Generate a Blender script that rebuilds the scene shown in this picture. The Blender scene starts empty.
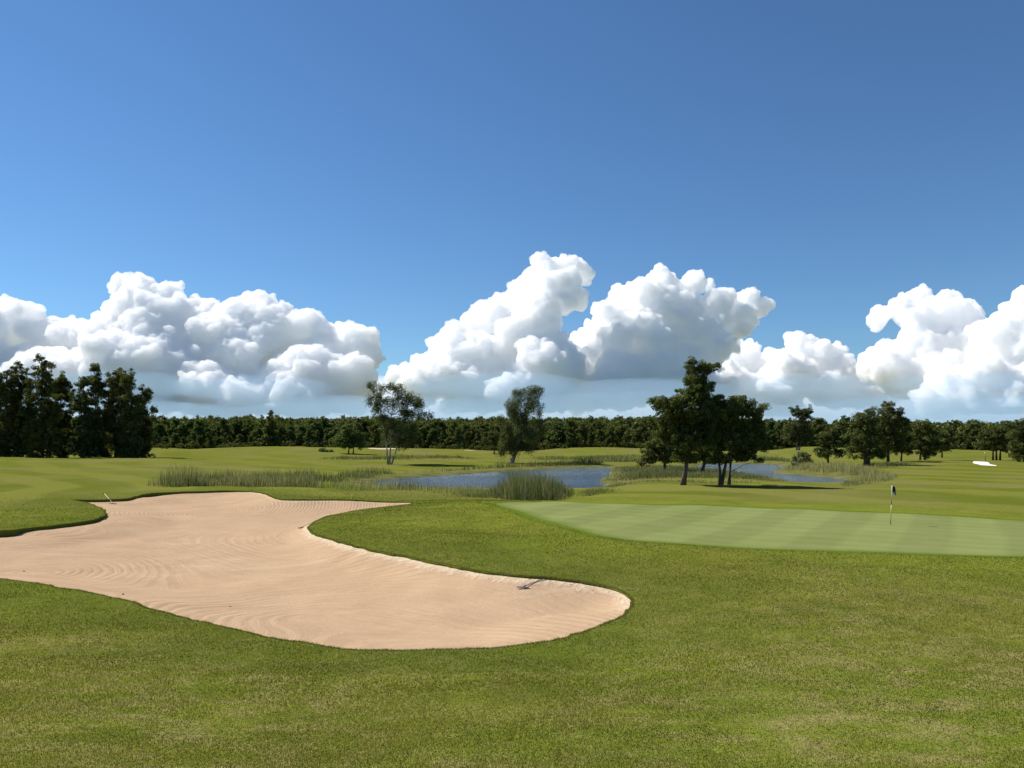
import bpy, bmesh, math, random
import numpy as np
from mathutils import Vector, noise
from mathutils.geometry import delaunay_2d_cdt

random.seed(7)
RNG = np.random.default_rng(11)
R = math.radians
scene = bpy.context.scene
col = scene.collection

# ------------------------------------------------------------------ camera
EYE = 6.0                       # height of the lens in world units (m)
F = 765.0                       # focal length in pixels of the 1024 px wide photo
PITCH = math.atan(52 / F)
cam_data = bpy.data.cameras.new('camera')
cam = bpy.data.objects.new('camera', cam_data)
col.objects.link(cam)
cam_data.sensor_width = 36.0
cam_data.lens = 36.0 * F / 1024
cam_data.clip_start = 0.1
cam_data.clip_end = 60000
cam.location = (0, 0, EYE)
cam.rotation_euler = (R(90) + PITCH, 0, 0)
scene.camera = cam

# ------------------------------------------------------------------ sky, sun, exposure
SUN_EL = R(46)
SUN_AZ = R(-65)                 # clockwise from +Y (the way the camera looks); negative is left
world = bpy.data.worlds.new('World')
scene.world = world
world.use_nodes = True
wn = world.node_tree.nodes
wl = world.node_tree.links
bg = wn['Background']
sky = wn.new('ShaderNodeTexSky')
sky.sky_type = 'NISHITA'
sky.sun_disc = False
sky.sun_elevation = SUN_EL
sky.sun_rotation = SUN_AZ
sky.altitude = 0
sky.air_density = 1.0
sky.dust_density = 0.0
sky.ozone_density = 6.0
tint = wn.new('ShaderNodeMix'); tint.data_type = 'RGBA'; tint.blend_type = 'MULTIPLY'
tint.inputs[0].default_value = 1.0
tint.inputs[7].default_value = (.787, .99, 1.105, 1)     # the camera's rendering of the blue
wl.new(sky.outputs[0], tint.inputs[6])
wl.new(tint.outputs[2], bg.inputs[0])
bg.inputs[1].default_value = 0.070
sun_data = bpy.data.lights.new('sun', 'SUN')
sun_data.energy = 5.0
sun_data.angle = R(0.53)
sun_data.color = (1.0, 0.95, 0.87)
sun = bpy.data.objects.new('sun', sun_data)
col.objects.link(sun)
sd = Vector((math.sin(SUN_AZ) * math.cos(SUN_EL), math.cos(SUN_AZ) * math.cos(SUN_EL), math.sin(SUN_EL)))
sun.rotation_euler = sd.to_track_quat('Z', 'Y').to_euler()
sun.location = sd * 300
scene.view_settings.view_transform = 'Standard'
scene.view_settings.look = 'None'
scene.view_settings.gamma = 1
scene.view_settings.exposure = 0.52
cy = scene.cycles
cy.use_denoising = True
cy.max_bounces = 90
cy.glossy_bounces = 3
cy.transmission_bounces = 4
cy.diffuse_bounces = 4
cy.transparent_max_bounces = 16
cy.volume_bounces = 90
cy.sample_clamp_indirect = 8

# ------------------------------------------------------------------ helpers
def smooth(a, b, x):
    t = np.clip((x - a) / (b - a), 0, 1)
    return t * t * (3 - 2 * t)

def ray(px, py):
    """direction through a photo pixel, scaled to one metre of forward (Y) distance"""
    c, s = math.cos(PITCH), math.sin(PITCH)
    x, y = (px - 512) / F, (384 - py) / F
    fy, fz = c - y * s, s + y * c
    return x / fy, 1.0, fz / fy

def at(px, py, d):
    x, y, z = ray(px, py)
    return np.array((x * d, d, EYE + z * d))

def make_obj(name, verts, faces, mats=(), parent=None, smooth_shade=False, mat_idx=None):
    me = bpy.data.meshes.new(name)
    verts = np.asarray(verts, dtype=np.float32)
    if isinstance(faces, np.ndarray):
        k = faces.shape[1]
        me.vertices.add(len(verts)); me.vertices.foreach_set('co', verts.ravel())
        me.loops.add(faces.size); me.loops.foreach_set('vertex_index', faces.astype(np.int32).ravel())
        me.polygons.add(len(faces))
        me.polygons.foreach_set('loop_start', np.arange(len(faces), dtype=np.int32) * k)
        me.polygons.foreach_set('loop_total', np.full(len(faces), k, dtype=np.int32))
        me.update(calc_edges=True)
    else:
        me.from_pydata([tuple(map(float, v)) for v in verts], [], [tuple(f) for f in faces])
    for m in mats:
        me.materials.append(m)
    if mat_idx is not None:
        me.polygons.foreach_set('material_index', np.asarray(mat_idx, dtype=np.int32))
    if smooth_shade:
        me.polygons.foreach_set('use_smooth', np.ones(len(me.polygons), dtype=bool))
    me.update()
    o = bpy.data.objects.new(name, me)
    col.objects.link(o)
    o.parent = parent
    return o

def attr(o, name, values, kind='FLOAT', domain='POINT'):
    a = o.data.attributes.new(name, kind, domain)
    v = np.asarray(values, dtype=np.float32)
    a.data.foreach_set('color' if kind == 'FLOAT_COLOR' else 'value', v.ravel())

def tag(o, label=None, cat=None, group=None, kind=None):
    if label: o['label'] = label
    if cat: o['category'] = cat
    if group: o['group'] = group
    if kind: o['kind'] = kind
    return o

class MB:
    """collects vertices and faces for one mesh object"""
    def __init__(self): self.v, self.f = [], []
    def tube(self, pts, radii, n=7, cap=True):
        pts = [np.asarray(p, float) for p in pts]
        base = len(self.v)
        up = np.array((0.13, 0.21, 1.0))
        for i, p in enumerate(pts):
            a = pts[max(i - 1, 0)]; b = pts[min(i + 1, len(pts) - 1)]
            t = (b - a) / (np.linalg.norm(b - a) + 1e-9)
            u = np.cross(t, up if abs(t[2]) < .9 else np.array((1., .1, 0)))
            u /= np.linalg.norm(u); w = np.cross(t, u)
            for k in range(n):
                an = 2 * math.pi * k / n
                self.v.append(p + radii[i] * (math.cos(an) * u + math.sin(an) * w))
        for i in range(len(pts) - 1):
            for k in range(n):
                a0 = base + i * n + k; a1 = base + i * n + (k + 1) % n
                self.f.append((a0, a1, a1 + n, a0 + n))
        if cap:
            self.f.append(tuple(base + k for k in range(n))[::-1])
            e = base + (len(pts) - 1) * n
            self.f.append(tuple(e + k for k in range(n)))
    def build(self, name, mat, parent=None, sm=True):
        return make_obj(name, self.v, self.f, (mat,), parent, sm)

# ------------------------------------------------------------------ materials
def new_mat(name):
    m = bpy.data.materials.new(name)
    m.use_nodes = True
    nt = m.node_tree
    return m, nt, nt.nodes, nt.links, nt.nodes['Principled BSDF']

def nz(nt, scale, detail=4, rough=.55, vec=None, dist=0.0):
    n = nt.nodes.new('ShaderNodeTexNoise')
    n.inputs['Scale'].default_value = scale
    n.inputs['Detail'].default_value = detail
    n.inputs['Roughness'].default_value = rough
    n.inputs['Distortion'].default_value = dist
    if vec is not None: nt.links.new(vec, n.inputs['Vector'])
    return n.outputs['Fac']

def ramp(nt, fac, stops, interp='LINEAR'):
    r = nt.nodes.new('ShaderNodeValToRGB')
    e = r.color_ramp.elements
    r.color_ramp.interpolation = interp
    while len(e) < len(stops): e.new(0.5)
    for el, (p, c) in zip(e, stops):
        el.position = p
        el.color = (c[0], c[1], c[2], 1) if hasattr(c, '__len__') else (c, c, c, 1)
    nt.links.new(fac, r.inputs[0])
    return r.outputs[0]

def mixc(nt, fac, a, b, mode='MIX'):
    m = nt.nodes.new('ShaderNodeMix'); m.data_type = 'RGBA'; m.blend_type = mode
    for s, v in ((m.inputs[0], fac), (m.inputs[6], a), (m.inputs[7], b)):
        if isinstance(v, (int, float)): s.default_value = v
        elif isinstance(v, tuple): s.default_value = (*v, 1)
        else: nt.links.new(v, s)
    return m.outputs[2]

def mth(nt, op, a, b=None, c=None):
    m = nt.nodes.new('ShaderNodeMath'); m.operation = op
    for s, v in zip(m.inputs, (a, b, c)):
        if v is None: continue
        if isinstance(v, (int, float)): s.default_value = v
        else: nt.links.new(v, s)
    return m.outputs[0]

def attr_node(nt, name):
    a = nt.nodes.new('ShaderNodeAttribute'); a.attribute_name = name
    return a

def pos_node(nt, scale=(1, 1, 1), rotz=0):
    g = nt.nodes.new('ShaderNodeNewGeometry')
    m = nt.nodes.new('ShaderNodeMapping')
    m.inputs['Scale'].default_value = scale
    m.inputs['Rotation'].default_value = (0, 0, rotz)
    nt.links.new(g.outputs['Position'], m.inputs['Vector'])
    return m.outputs[0]

def bump(nt, height, strength, dist, bsdf_input):
    b = nt.nodes.new('ShaderNodeBump')
    b.inputs['Strength'].default_value = strength
    b.inputs['Distance'].default_value = dist
    nt.links.new(height, b.inputs['Height'])
    nt.links.new(b.outputs[0], bsdf_input)
    return b
# ------------------------------------------------------------------ clouds
def worley(p, seed=0):
    """distance to the nearest feature point of a jittered unit grid, 0 at a point, about 1 between"""
    c = np.floor(p).astype(np.int64)
    best = np.full(len(p), 9.0)
    for dx in (-1, 0, 1):
        for dy in (-1, 0, 1):
            for dz in (-1, 0, 1):
                q = c + (dx, dy, dz)
                h = (q[:, 0] * 73856093) ^ (q[:, 1] * 19349663) ^ (q[:, 2] * 83492791) ^ (seed * 2654435)
                h = h & 0x7fffffff
                j = np.stack([((h * k) % 100003) / 100003.0 for k in (1327, 7919, 15733)], 1)
                d = ((p - q - j) ** 2).sum(1)
                best = np.minimum(best, d)
    return np.sqrt(best)

def make_cloud_material(name, density, aniso=.5, tint=(.9995, .9995, .9995)):
    m = bpy.data.materials.new(name); m.use_nodes = True
    nt = m.node_tree
    for n in list(nt.nodes): nt.nodes.remove(n)
    out = nt.nodes.new('ShaderNodeOutputMaterial')
    v = nt.nodes.new('ShaderNodeVolumePrincipled')
    v.inputs['Density'].default_value = density
    v.inputs['Color'].default_value = (*tint, 1)
    v.inputs['Anisotropy'].default_value = aniso
    nt.links.new(v.outputs[0], out.inputs['Volume'])
    return m
CLOUD_MAT = make_cloud_material('cloud_droplets', .044, .0, (1, 1, 1))
THIN_MAT = make_cloud_material('thin_cloud', .0014, .3)
VEIL_MAT = make_cloud_material('low_veil', .00115, .0, (.56, .78, 1))

def vnoise3(p, seed=0):
    c = np.floor(p).astype(np.int64); f = p - c; f = f * f * (3 - 2 * f)
    r = 0
    for dx in (0, 1):
        for dy in (0, 1):
            for dz in (0, 1):
                h = ((c[:, 0] + dx) * 374761393 + (c[:, 1] + dy) * 668265263 + (c[:, 2] + dz) * 2147483647 + seed * 974711) & 0xffffffff
                h = ((h ^ (h >> 13)) * 1274126177) & 0xffffffff
                v = ((h ^ (h >> 16)) & 0xffff) / 32767.5 - 1
                r = r + v * (f[:, 0] if dx else 1 - f[:, 0]) * (f[:, 1] if dy else 1 - f[:, 1]) * (f[:, 2] if dz else 1 - f[:, 2])
    return r

def ico(sub):
    bm = bmesh.new(); bmesh.ops.create_icosphere(bm, subdivisions=sub, radius=1)
    v = np.array([x.co[:] for x in bm.verts]); f = np.array([[q.index for q in x.verts] for x in bm.faces])
    bm.free(); return v, f
ICO3, ICO2 = ico(3), ico(2)

def cloud(blobs, D, label, seed, voxel=5.5, mat=None, relief=1.0, puffs=True, name='cloud', kind=None, depth=1.0):
    """cumulus: billows on billows on spheres (photo px, py, radius px at D metres), fused and given fine relief"""
    rng = np.random.default_rng(seed)
    V, Fc, n = [], [], 0
    k = D / F
    balls = []
    for b in blobs:
        px, py, r = b[:3]; st = b[3] if len(b) > 3 else 1.0
        for rep in range(1 if r < 15 or not puffs else 4 if r < 24 else 8):
            qx = px + (rng.uniform(-.75, .75) * r if rep else 0); qy = py + (rng.uniform(-.35, .75) * r if rep else 0)
            # lower masses stand nearer, so that each one's top catches the sun in front of the next
            c = at(qx, qy, D - (qy - 330) * 3.0 * depth * puffs + rng.uniform(-1, 1) * (40 + r * k * .4) * depth)
            rr = r * k * (.86 if rep == 0 and r < 24 else .75 if rep == 0 else rng.uniform(.35, .62))
            balls.append((c, rr, st))
            if puffs:
                for q in range(16):
                    d = rng.normal(size=3); d[2] = abs(d[2]) * 1.0 - .25; d[1] -= .35; d /= np.linalg.norm(d)
                    r1 = rr * rng.uniform(.22, .46); c1 = c + d * rr * .82; balls.append((c1, r1, 1))
                    for w in range(4):
                        e = d * .9 + rng.normal(size=3) * .8; e /= np.linalg.norm(e)
                        balls.append((c1 + e * r1 * .85, r1 * rng.uniform(.25, .5), 1))
    for c, rr, st in balls:
        I = ICO3 if rr > 90 else ICO2
        V.append(I[0] * (rr * np.array((st, max(1.1, st * .8), 1))) + c); Fc.append(I[1] + n); n += len(I[0])
    src = make_obj(name, np.concatenate(V), np.concatenate(Fc))
    s = D / 4000
    def fuse(vs):
        """voxel-fuse the object's mesh, drop hollows left inside, return its arrays"""
        md = src.modifiers.new('fuse', 'REMESH'); md.mode = 'VOXEL'; md.voxel_size = vs * s
        me = bpy.data.meshes.new_from_object(src.evaluated_get(bpy.context.evaluated_depsgraph_get()))
        old = src.data; src.modifiers.clear(); src.data = me; bpy.data.meshes.remove(old); me.name = name
        nv = len(me.vertices)
        co = np.empty(nv * 3, np.float32); me.vertices.foreach_get('co', co); co = co.reshape(-1, 3).astype(float)
        nf = len(me.polygons); q = np.empty(nf * 4, np.int32)
        if len(me.loops) != nf * 4: me.calc_loop_triangles()
        me.loops.foreach_get('vertex_index', q); q = q.reshape(nf, 4)
        comp = np.arange(nv)
        while True:
            m = comp[q].min(1); c2 = comp.copy()
            for c_ in range(4): np.minimum.at(c2, q[:, c_], m)
            c2 = c2[c2]
            if (c2 == comp).all(): break
            comp = c2
        o_ = co.mean(0); A, B_, C_, D_ = (co[q[:, c_]] - o_ for c_ in range(4))
        vol = ((A * np.cross(B_, C_)).sum(1) + (A * np.cross(C_, D_)).sum(1)) / 6
        tot = np.bincount(comp[q[:, 0]], vol, nv)
        good = tot > (vs * s * 3) ** 3
        keepf = good[comp[q[:, 0]]]
        if not keepf.all():
            u, inv = np.unique(q[keepf], return_inverse=True)
            co = co[u]; q = inv.reshape(-1, 4).astype(np.int32)
            tmp = make_obj(name, co, q); me2 = tmp.data; bpy.data.objects.remove(tmp)
            src.data = me2; bpy.data.meshes.remove(me); me = me2; me.name = name
        return me, co, np.concatenate([q[:, :2], q[:, 1:3], q[:, 2:], q[:, [3, 0]]])
    def lap(x, E, it):
        nv = len(x); deg = np.bincount(E.ravel(), minlength=nv)[:, None]
        for _ in range(it):
            t = np.zeros_like(x)
            for a in range(x.shape[1]):
                t[:, a] = np.bincount(E[:, 0], x[E[:, 1], a], nv) + np.bincount(E[:, 1], x[E[:, 0], a], nv)
            x = .5 * x + .5 * t / np.maximum(deg, 1)
        return x
    me, co, E = fuse(voxel)
    if puffs:      # cumulus stand on a flat base
        zb = at(512, 409, D)[2]; low = co[:, 2] < zb
        co[low, 2] = zb + (co[low, 2] - zb) * .12
    co = lap(co, E, 1)
    if puffs:      # wind-torn irregularity, so that nothing stays round
        for size, amp in ((110, 30), (48, 18), (25, 11), (13, 5)):
            for a in range(3):
                co[:, a] += amp * s * vnoise3(co / (size * s), seed * 7 + a + size)
    def put():
        me.vertices.foreach_set('co', co.astype(np.float32).ravel()); me.update()
        nn = np.empty(len(co) * 3, np.float32); me.vertices.foreach_get('normal', nn)
        return nn.reshape(-1, 3).astype(float)
    for size, amp in ((64, 14), (34, 15), (18, 13), (10, 7)) if puffs else ((80, 24), (40, 12)):
        nn = lap(put(), E, 2); nn /= np.linalg.norm(nn, axis=1)[:, None] + 1e-9
        w = worley(co / (size * s) + seed * 3.1, seed + size)
        co = co + nn * ((.62 - np.minimum(w, 1.0) ** 1.3) * amp * s * relief)[:, None]
    put()
    me, co, E = fuse(voxel * .75)
    co = lap(co, E, 1); put()
    me.polygons.foreach_set('use_smooth', np.ones(len(me.polygons), dtype=bool))
    me.materials.clear(); me.materials.append(mat or CLOUD_MAT)
    if kind: return tag(src, label, 'cloud', None, kind)
    return tag(src, label, 'cloud', 'cumulus clouds over the horizon')

CL = dict(
 a=[(-60,330,45),(-20,330,36),(15,322,22),(45,342,26),(75,335,18),(88,333,16),(110,335,26),(140,298,22),(126,290,13),(150,320,35),(172,298,16),
    (200,320,26),(235,335,36),(260,307,17),(280,335,32),(308,322,17),(335,350,32),(350,335,12),(365,342,14),(370,358,12),
    (-40,385,50),(0,380,40),(60,385,42),(120,375,46),(180,370,48),(240,380,44),(300,380,40),(350,385,30)],
 b=[(545,270,15),(568,267,14),(580,274,12),(570,282,12),(525,285,13),(545,295,26),(510,305,17),(560,298,20),(472,327,12),(495,325,26),(528,330,32),
    (458,342,18),(435,352,12),(480,360,34),(540,360,38),(430,377,24),(405,382,18),(448,362,16),(470,388,28),(520,392,30)],
 c=[(665,279,15),(690,285,12),(706,285,7),(650,300,26),(622,303,17),(608,318,17),(598,335,17),(580,348,18),(640,338,34),(680,320,32),
    (715,310,22),(742,306,15),(762,308,9),(700,340,26),(738,322,16),(620,368,32),(570,382,28),(590,360,20),(700,368,20),(668,374,24),(640,384,24),(712,390,18),(610,394,22),(680,396,20),(655,360,20)],
 d=[(735,352,13),(715,360,16),(750,360,18),(800,345,14),(815,352,14),(832,358,13),(845,372,13),(780,374,26),(830,388,22),(862,388,20),
    (720,388,32),(770,398,30)],
 e=[(878,320,10),(900,308,14),(920,299,11),(945,300,12),(965,312,12),(930,325,27),(955,335,25),(903,356,20),(882,366,20),(905,380,22),(945,385,22),(920,345,18),(975,352,24),(930,372,32)],
 f=[(1035,300,17),(1012,312,13),(1003,340,25),(1035,340,38),(985,378,26),(1015,388,34),(950,396,30),(1070,330,50),(1080,385,50)],
)
cloud(CL['a'], 4400, 'broad white cumulus cloud above the tall trees at far left', 1)
cloud(CL['b'], 4000, 'tallest cumulus tower cloud, left of the pine group', 2)
cloud(CL['c'], 4300, 'wide cumulus cloud directly above and behind the pine group', 3)
cloud(CL['d'], 5000, 'low cumulus cloud just right of the pine group', 4)
cloud(CL['e'], 4500, 'smaller cumulus cloud above the flagstick', 5)
cloud(CL['f'], 4200, 'cumulus cloud cut by the right edge of the picture', 6)

cloud([(-60,392,16,8),(150,396,16,9),(330,392,15,7),(470,396,16,7),(600,394,16,7),(740,396,15,7),(900,392,17,8),(1080,392,16,7),(60,410,12,12),(280,412,12,12),(440,412,11,10),
       (560,412,12,12),(700,414,12,10),(840,412,12,10),(1000,410,12,12),(400,386,11,5),(860,374,10,5),(1050,372,12,5)],
      9000, 'thin grey blue cloud banks low along the horizon', 9, voxel=14, mat=THIN_MAT, relief=1.0, puffs=False, name='cloud_bank', kind='stuff')

cloud([(-120,425,34,9),(150,425,30,8),(420,425,34,9),(680,425,30,8),(950,425,36,9),(1150,425,32,8),(40,412,22,9),(340,414,24,8),(620,412,22,9),(880,412,24,8),
       (120,385,16,6),(250,388,14,7),(500,388,18,6),(640,392,14,8),(800,388,16,6),(960,386,16,6),(0,385,16,6)],
      2900, 'pale blue veil of low haze in front of the cloud bases', 10, voxel=14, mat=VEIL_MAT, relief=1.0, puffs=False, name='cloud_veil', kind='stuff', depth=1.0)
# ------------------------------------------------------------------ shape of the land
# spot heights surveyed along sight lines: photo pixel and distance of the ground there
SPOTS = [(-200,768,8.2),(200,768,8.2),(512,768,8),(850,768,8),(1224,768,8),
 (-200,640,18.5),(100,690,12.6),(100,640,18.2),(-200,575,29),(0,580,27.5),(120,600,24.5),(240,632,20.2),(420,650,17.8),(600,660,16.6),
 (530,710,11.6),(850,700,11.6),(631,602,22.5),(600,630,19.3),(800,600,20.5),(1024,650,15.3),(1224,640,15.8),(1024,585,23.5),(1224,580,24),(760,640,16.4),
 (1024,557,29),(1224,560,29),(900,553,30),(760,548,31.4),(640,541,32.8),(545,520,41),(495,503,50),(891,524,41),(900,513,47),(1024,521,43),(1224,526,42),
 (640,504,51),(760,508,49.5),(700,522,41.5),(780,535,36),
 (760,495,62),(683,486,76),(600,497,62),(900,495,62),(1024,500,57),(1224,500,57),(1024,480,88),(900,482,82),(1024,464,130),(1224,460,130),(980,462,130),
 (1000,453,200),(868,467,118),(940,470,108),(860,487,77),(1224,450,200),
 (310,527,42),(350,540,36.5),(430,512,46),(400,503,55),(450,540,34),(560,560,28.2),(520,575,26),(400,556,31),(480,525,41),
 (258,492,66),(180,491,67),(340,500,58),(75,500,58),(60,523,43.5),(30,511,49),(0,528,40.5),(-200,528,41),(200,530,42),(150,560,33),
 (60,490,70),(0,480,82),(-200,482,80),(0,465,120),(100,470,105),(150,456,172),(60,458,152),(-200,458,150),(250,453,205),(310,450,232),(400,453,215),
 (393,465,140),(510,462,148),(560,456,190),(650,455,190),(550,449,262),(800,455,190),(330,470,112),(230,463,135),(440,457,170),(480,452,222),
 (330,490,70),(560,499,62),(230,487,78),(450,494,66),(720,465,150),(620,462,155),(660,470,122),
 (0,446,340),(250,446,340),(512,446,340),(768,446,340),(1024,447,340)]
_sp = np.array([at(*s) for s in SPOTS])
_far = np.array([(math.sin(a) * r, math.cos(a) * r, z) for a in np.linspace(-.85, .85, 7) for r, z in ((700, 2.6), (1500, 3.0), (4000, 3.0))])
_nr = np.array([(math.sin(a) * r, math.cos(a) * r, z) for a in (-.85, -.3, .3, .85) for r, z in ((.6, 4.3), (3, 3.9))])
_P = np.concatenate([_sp, _far, _nr])

def _uv(x, y):
    th = np.clip(np.arctan2(x, y), -.85, .85)
    return th * 1.6, np.log(np.hypot(x, y) + 4)

def _tps(r2):
    return .5 * r2 * np.log(r2 + 1e-12)

_pu, _pv = _uv(_P[:, 0], _P[:, 1])
_n = len(_P)
_K = _tps((_pu[:, None] - _pu) ** 2 + (_pv[:, None] - _pv) ** 2) + np.eye(_n) * 2e-4
_Q = np.stack([np.ones(_n), _pu, _pv], 1)
_sol = np.linalg.solve(np.block([[_K, _Q], [_Q.T, np.zeros((3, 3))]]), np.concatenate([_P[:, 2], np.zeros(3)]))

def vnoise(x, y, seed=0):
    """smooth value noise, -1 to 1"""
    xi, yi = np.floor(x).astype(np.int64), np.floor(y).astype(np.int64)
    fx, fy = x - xi, y - yi
    fx = fx * fx * (3 - 2 * fx); fy = fy * fy * (3 - 2 * fy)
    def h(a, b):
        q = (a * 374761393 + b * 668265263 + seed * 974711) & 0xffffffff
        q = ((q ^ (q >> 13)) * 1274126177) & 0xffffffff
        return ((q ^ (q >> 16)) & 0xffff) / 32767.5 - 1
    return (h(xi, yi) * (1 - fx) + h(xi + 1, yi) * fx) * (1 - fy) + (h(xi, yi + 1) * (1 - fx) + h(xi + 1, yi + 1) * fx) * fy

def land0(x, y):
    x = np.asarray(x, float); y = np.asarray(y, float)
    u, v = _uv(x, y)
    z = np.full(u.shape, _sol[-3]) + _sol[-2] * u + _sol[-1] * v
    for i in range(_n):
        z = z + _sol[i] * _tps((u - _pu[i]) ** 2 + (v - _pv[i]) ** 2)
    return z

def inside(poly, x, y):
    x = np.asarray(x, float); y = np.asarray(y, float)
    c = np.zeros(x.shape, bool)
    n = len(poly)
    for i in range(n):
        x0, y0 = poly[i][:2]; x1, y1 = poly[(i + 1) % n][:2]
        if y0 == y1: continue
        t = ((y0 > y) != (y1 > y)) & (x < (x1 - x0) * (y - y0) / (y1 - y0) + x0)
        c ^= t
    return c

def edge_dist(poly, x, y, closed=True):
    """distance to a polygon's outline and the (fractional) index of its nearest point"""
    x = np.asarray(x, float); y = np.asarray(y, float)
    best = np.full(x.shape, 1e18); idx = np.zeros(x.shape)
    n = len(poly)
    for i in range(n if closed else n - 1):
        x0, y0 = poly[i][:2]; x1, y1 = poly[(i + 1) % n][:2]
        dx, dy = x1 - x0, y1 - y0
        t = np.clip(((x - x0) * dx + (y - y0) * dy) / (dx * dx + dy * dy + 1e-12), 0, 1)
        d = (x - x0 - t * dx) ** 2 + (y - y0 - t * dy) ** 2
        m = d < best
        best = np.where(m, d, best); idx = np.where(m, i + t, idx)
    return np.sqrt(best), idx

def catmull(pts, step):
    """smooth closed curve through points, resampled about every step metres"""
    P = np.asarray(pts, float); n = len(P); out = []
    for i in range(n):
        p0, p1, p2, p3 = P[i - 1], P[i], P[(i + 1) % n], P[(i + 2) % n]
        L = np.linalg.norm((p2 - p1)[:2]); k = max(1, int(round(L / step)))
        for j in range(k):
            t = j / k
            out.append(.5 * ((2 * p1) + (-p0 + p2) * t + (2 * p0 - 5 * p1 + 4 * p2 - p3) * t * t + (-p0 + 3 * p1 - 3 * p2 + p3) * t ** 3))
    return np.array(out)

# the pond outline (on its level surface)
WATER_Z = at(512, 487, 84)[2]
POND_PX = [[(372,484),(392,487.5),(440,488.5),(500,489),(560,489),(592,488),(608,485),(601,480.5),(609,476.5),(612,471.5),(609,467.4),(585,467.8),(540,469.5),(505,471.5),
           (470,473.8),(430,476.5),(395,478.5),(375,481)],
          [(694,466.2),(712,464.2),(740,463.6),(766,464.2),(784,466.2),(779,469.8),(773,472.6),(790,474.6),(812,476.3),(835,478.2),(850,480.5),(842,482.6),(815,483.2),(790,482.4),
           (783,479.6),(765,476.3),(740,473.4),(715,470.2)]]
def on_level(px, py, z):
    rx, _, rz = ray(px, py)
    d = (z - EYE) / rz
    return rx * d, d
PONDS = [catmull([on_level(px, py, WATER_Z) for px, py in P_], 2.0) for P_ in POND_PX]
def pond_sd(x, y):
    """distance to the nearest shore, positive on land, negative over water"""
    best = np.full(np.shape(x), 1e9); ins = np.zeros(np.shape(x), bool)
    for P_ in PONDS:
        best = np.minimum(best, edge_dist(P_, x, y)[0]); ins |= inside(P_, x, y)
    return np.where(ins, -best, best)

def land1(x, y):
    z = land0(x, y)
    x = np.asarray(x, float); y = np.asarray(y, float)
    near = (np.abs(x) < 110) & (y > 60) & (y < 185)
    if near.any():
        xn, yn, zn = x[near], y[near], z[near]
        d = pond_sd(xn, yn); ins = d < 0; d = np.abs(d)
        bank = smooth(0, 7, d)
        zo = np.maximum((WATER_Z + .12 + .02 * d) * (1 - bank) + zn * bank, WATER_Z + .10)
        zi = WATER_Z + .1 - np.minimum(d * .35, 1.2)
        z = z.copy(); z[near] = np.where(ins, zi, zo)
    return z

def hit(px, py, fn=land1):
    """where the sight line through a photo pixel meets the ground"""
    rx, _, rz = ray(px, py)
    d = np.exp(np.linspace(math.log(5), math.log(500), 700))
    g = EYE + rz * d - fn(rx * d, d)
    k = int(np.argmax(g < 0)) if (g < 0).any() else len(d) - 1
    t = g[k - 1] / (g[k - 1] - g[k] + 1e-9)
    dd = d[k - 1] + (d[k] - d[k - 1]) * t
    return rx * dd, dd

# outlines on the ground, third number: height of the turf lip above the sand
BUNKER_PX = [(-210,574,.015),(-100,574,.015),(0,580,.015),(60,588.5,.015),(120,600,.015),(180,617,.015),(240,632,.015),(300,643,.015),(360,648.5,.015),(420,650.5,.015),(480,650,.015),
 (530,645,.015),(580,634,.015),(612,622,.015),(628,611,.015),(631,602,.015),(622,592,.015),(600,584,.02),(560,579,.03),(520,575,.03),(480,570,.03),(440,563,.03),(400,556,.02),
 (370,551,.02),(340,543,.015),(318,535,.015),(308.5,528,.015),(311,522,.015),(330,515.5,.015),(360,510,.015),(390,506,.015),(412,503.6,.015),(400,501.8,.02),
 (340,501,.03),(285,501,.03),(270,496.5,.03),(258,492.5,.02),(230,490.5,.1),(180,491,.12),(150,492.3,.25),(138,495,.13),(128,497.5,.15),(100,499.5,.13),(75,500.5,.13),(88,503,.1),
 (103,509,.15),(106,514,.13),(92,519,.15),(60,523.5,.14),(30,526.5,.13),(0,529,.3),(-100,534,.13),(-210,536,.13)]
BUNKER = catmull([(*hit(px, py), l) for px, py, l in BUNKER_PX], .28)
_w = vnoise(np.arange(len(BUNKER)) * .31, np.zeros(len(BUNKER)), 5) * .06 + vnoise(np.arange(len(BUNKER)) * .93, np.zeros(len(BUNKER)), 6) * .05
_t = np.roll(BUNKER, -1, 0)[:, :2] - np.roll(BUNKER, 1, 0)[:, :2]
_t /= np.linalg.norm(_t, axis=1)[:, None]
BUNKER[:, 0] += -_t[:, 1] * _w; BUNKER[:, 1] += _t[:, 0] * _w
GREEN_PX = [(497,503),(520,511),(545,520),(580,530),(612,537),(640,541),(700,545),(760,548),(830,550.5),(900,553),(960,555),(1024,557.5),(1120,560),(1220,556),(1240,540),
 (1180,528),(1100,524),(1024,521),(960,516.5),(900,513),(830,510.5),(760,507.5),(700,505.5),(640,504),(560,502.4)]
GREEN = catmull([hit(*p) for p in GREEN_PX], .8)
FAR_SAND = [
 ('far_bunker', [(973,462.8),(978,464),(984,465.6),(995,466),(996,464.8),(990,463.8),(988,462),(980,461),(974,461)]),
 ('far_bunker', [(368,451.0),(382,451.6),(398,451.2),(402,450.0),(396,449.3),(382,449.3),(371,450)]),
 ('far_bunker', [(466,451.0),(484,451.8),(499,451.4),(503,450.2),(494,449.4),(478,449.5),(466,450.1)])]
FAR_POLY = [catmull([hit(*p) for p in pp], 1.5) for _, pp in FAR_SAND]

def GR(x, y):
    """0 on the putting green, 1 well away from it"""
    g = np.ones(np.shape(x)); q = (y > 18) & (y < 70) & (np.abs(x) < 60)
    if q.any():
        d, _ = edge_dist(GREEN[::3], x[q], y[q]); g[q] = np.where(inside(GREEN, x[q], y[q]), 0, smooth(0, 6, d))
    return g

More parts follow.
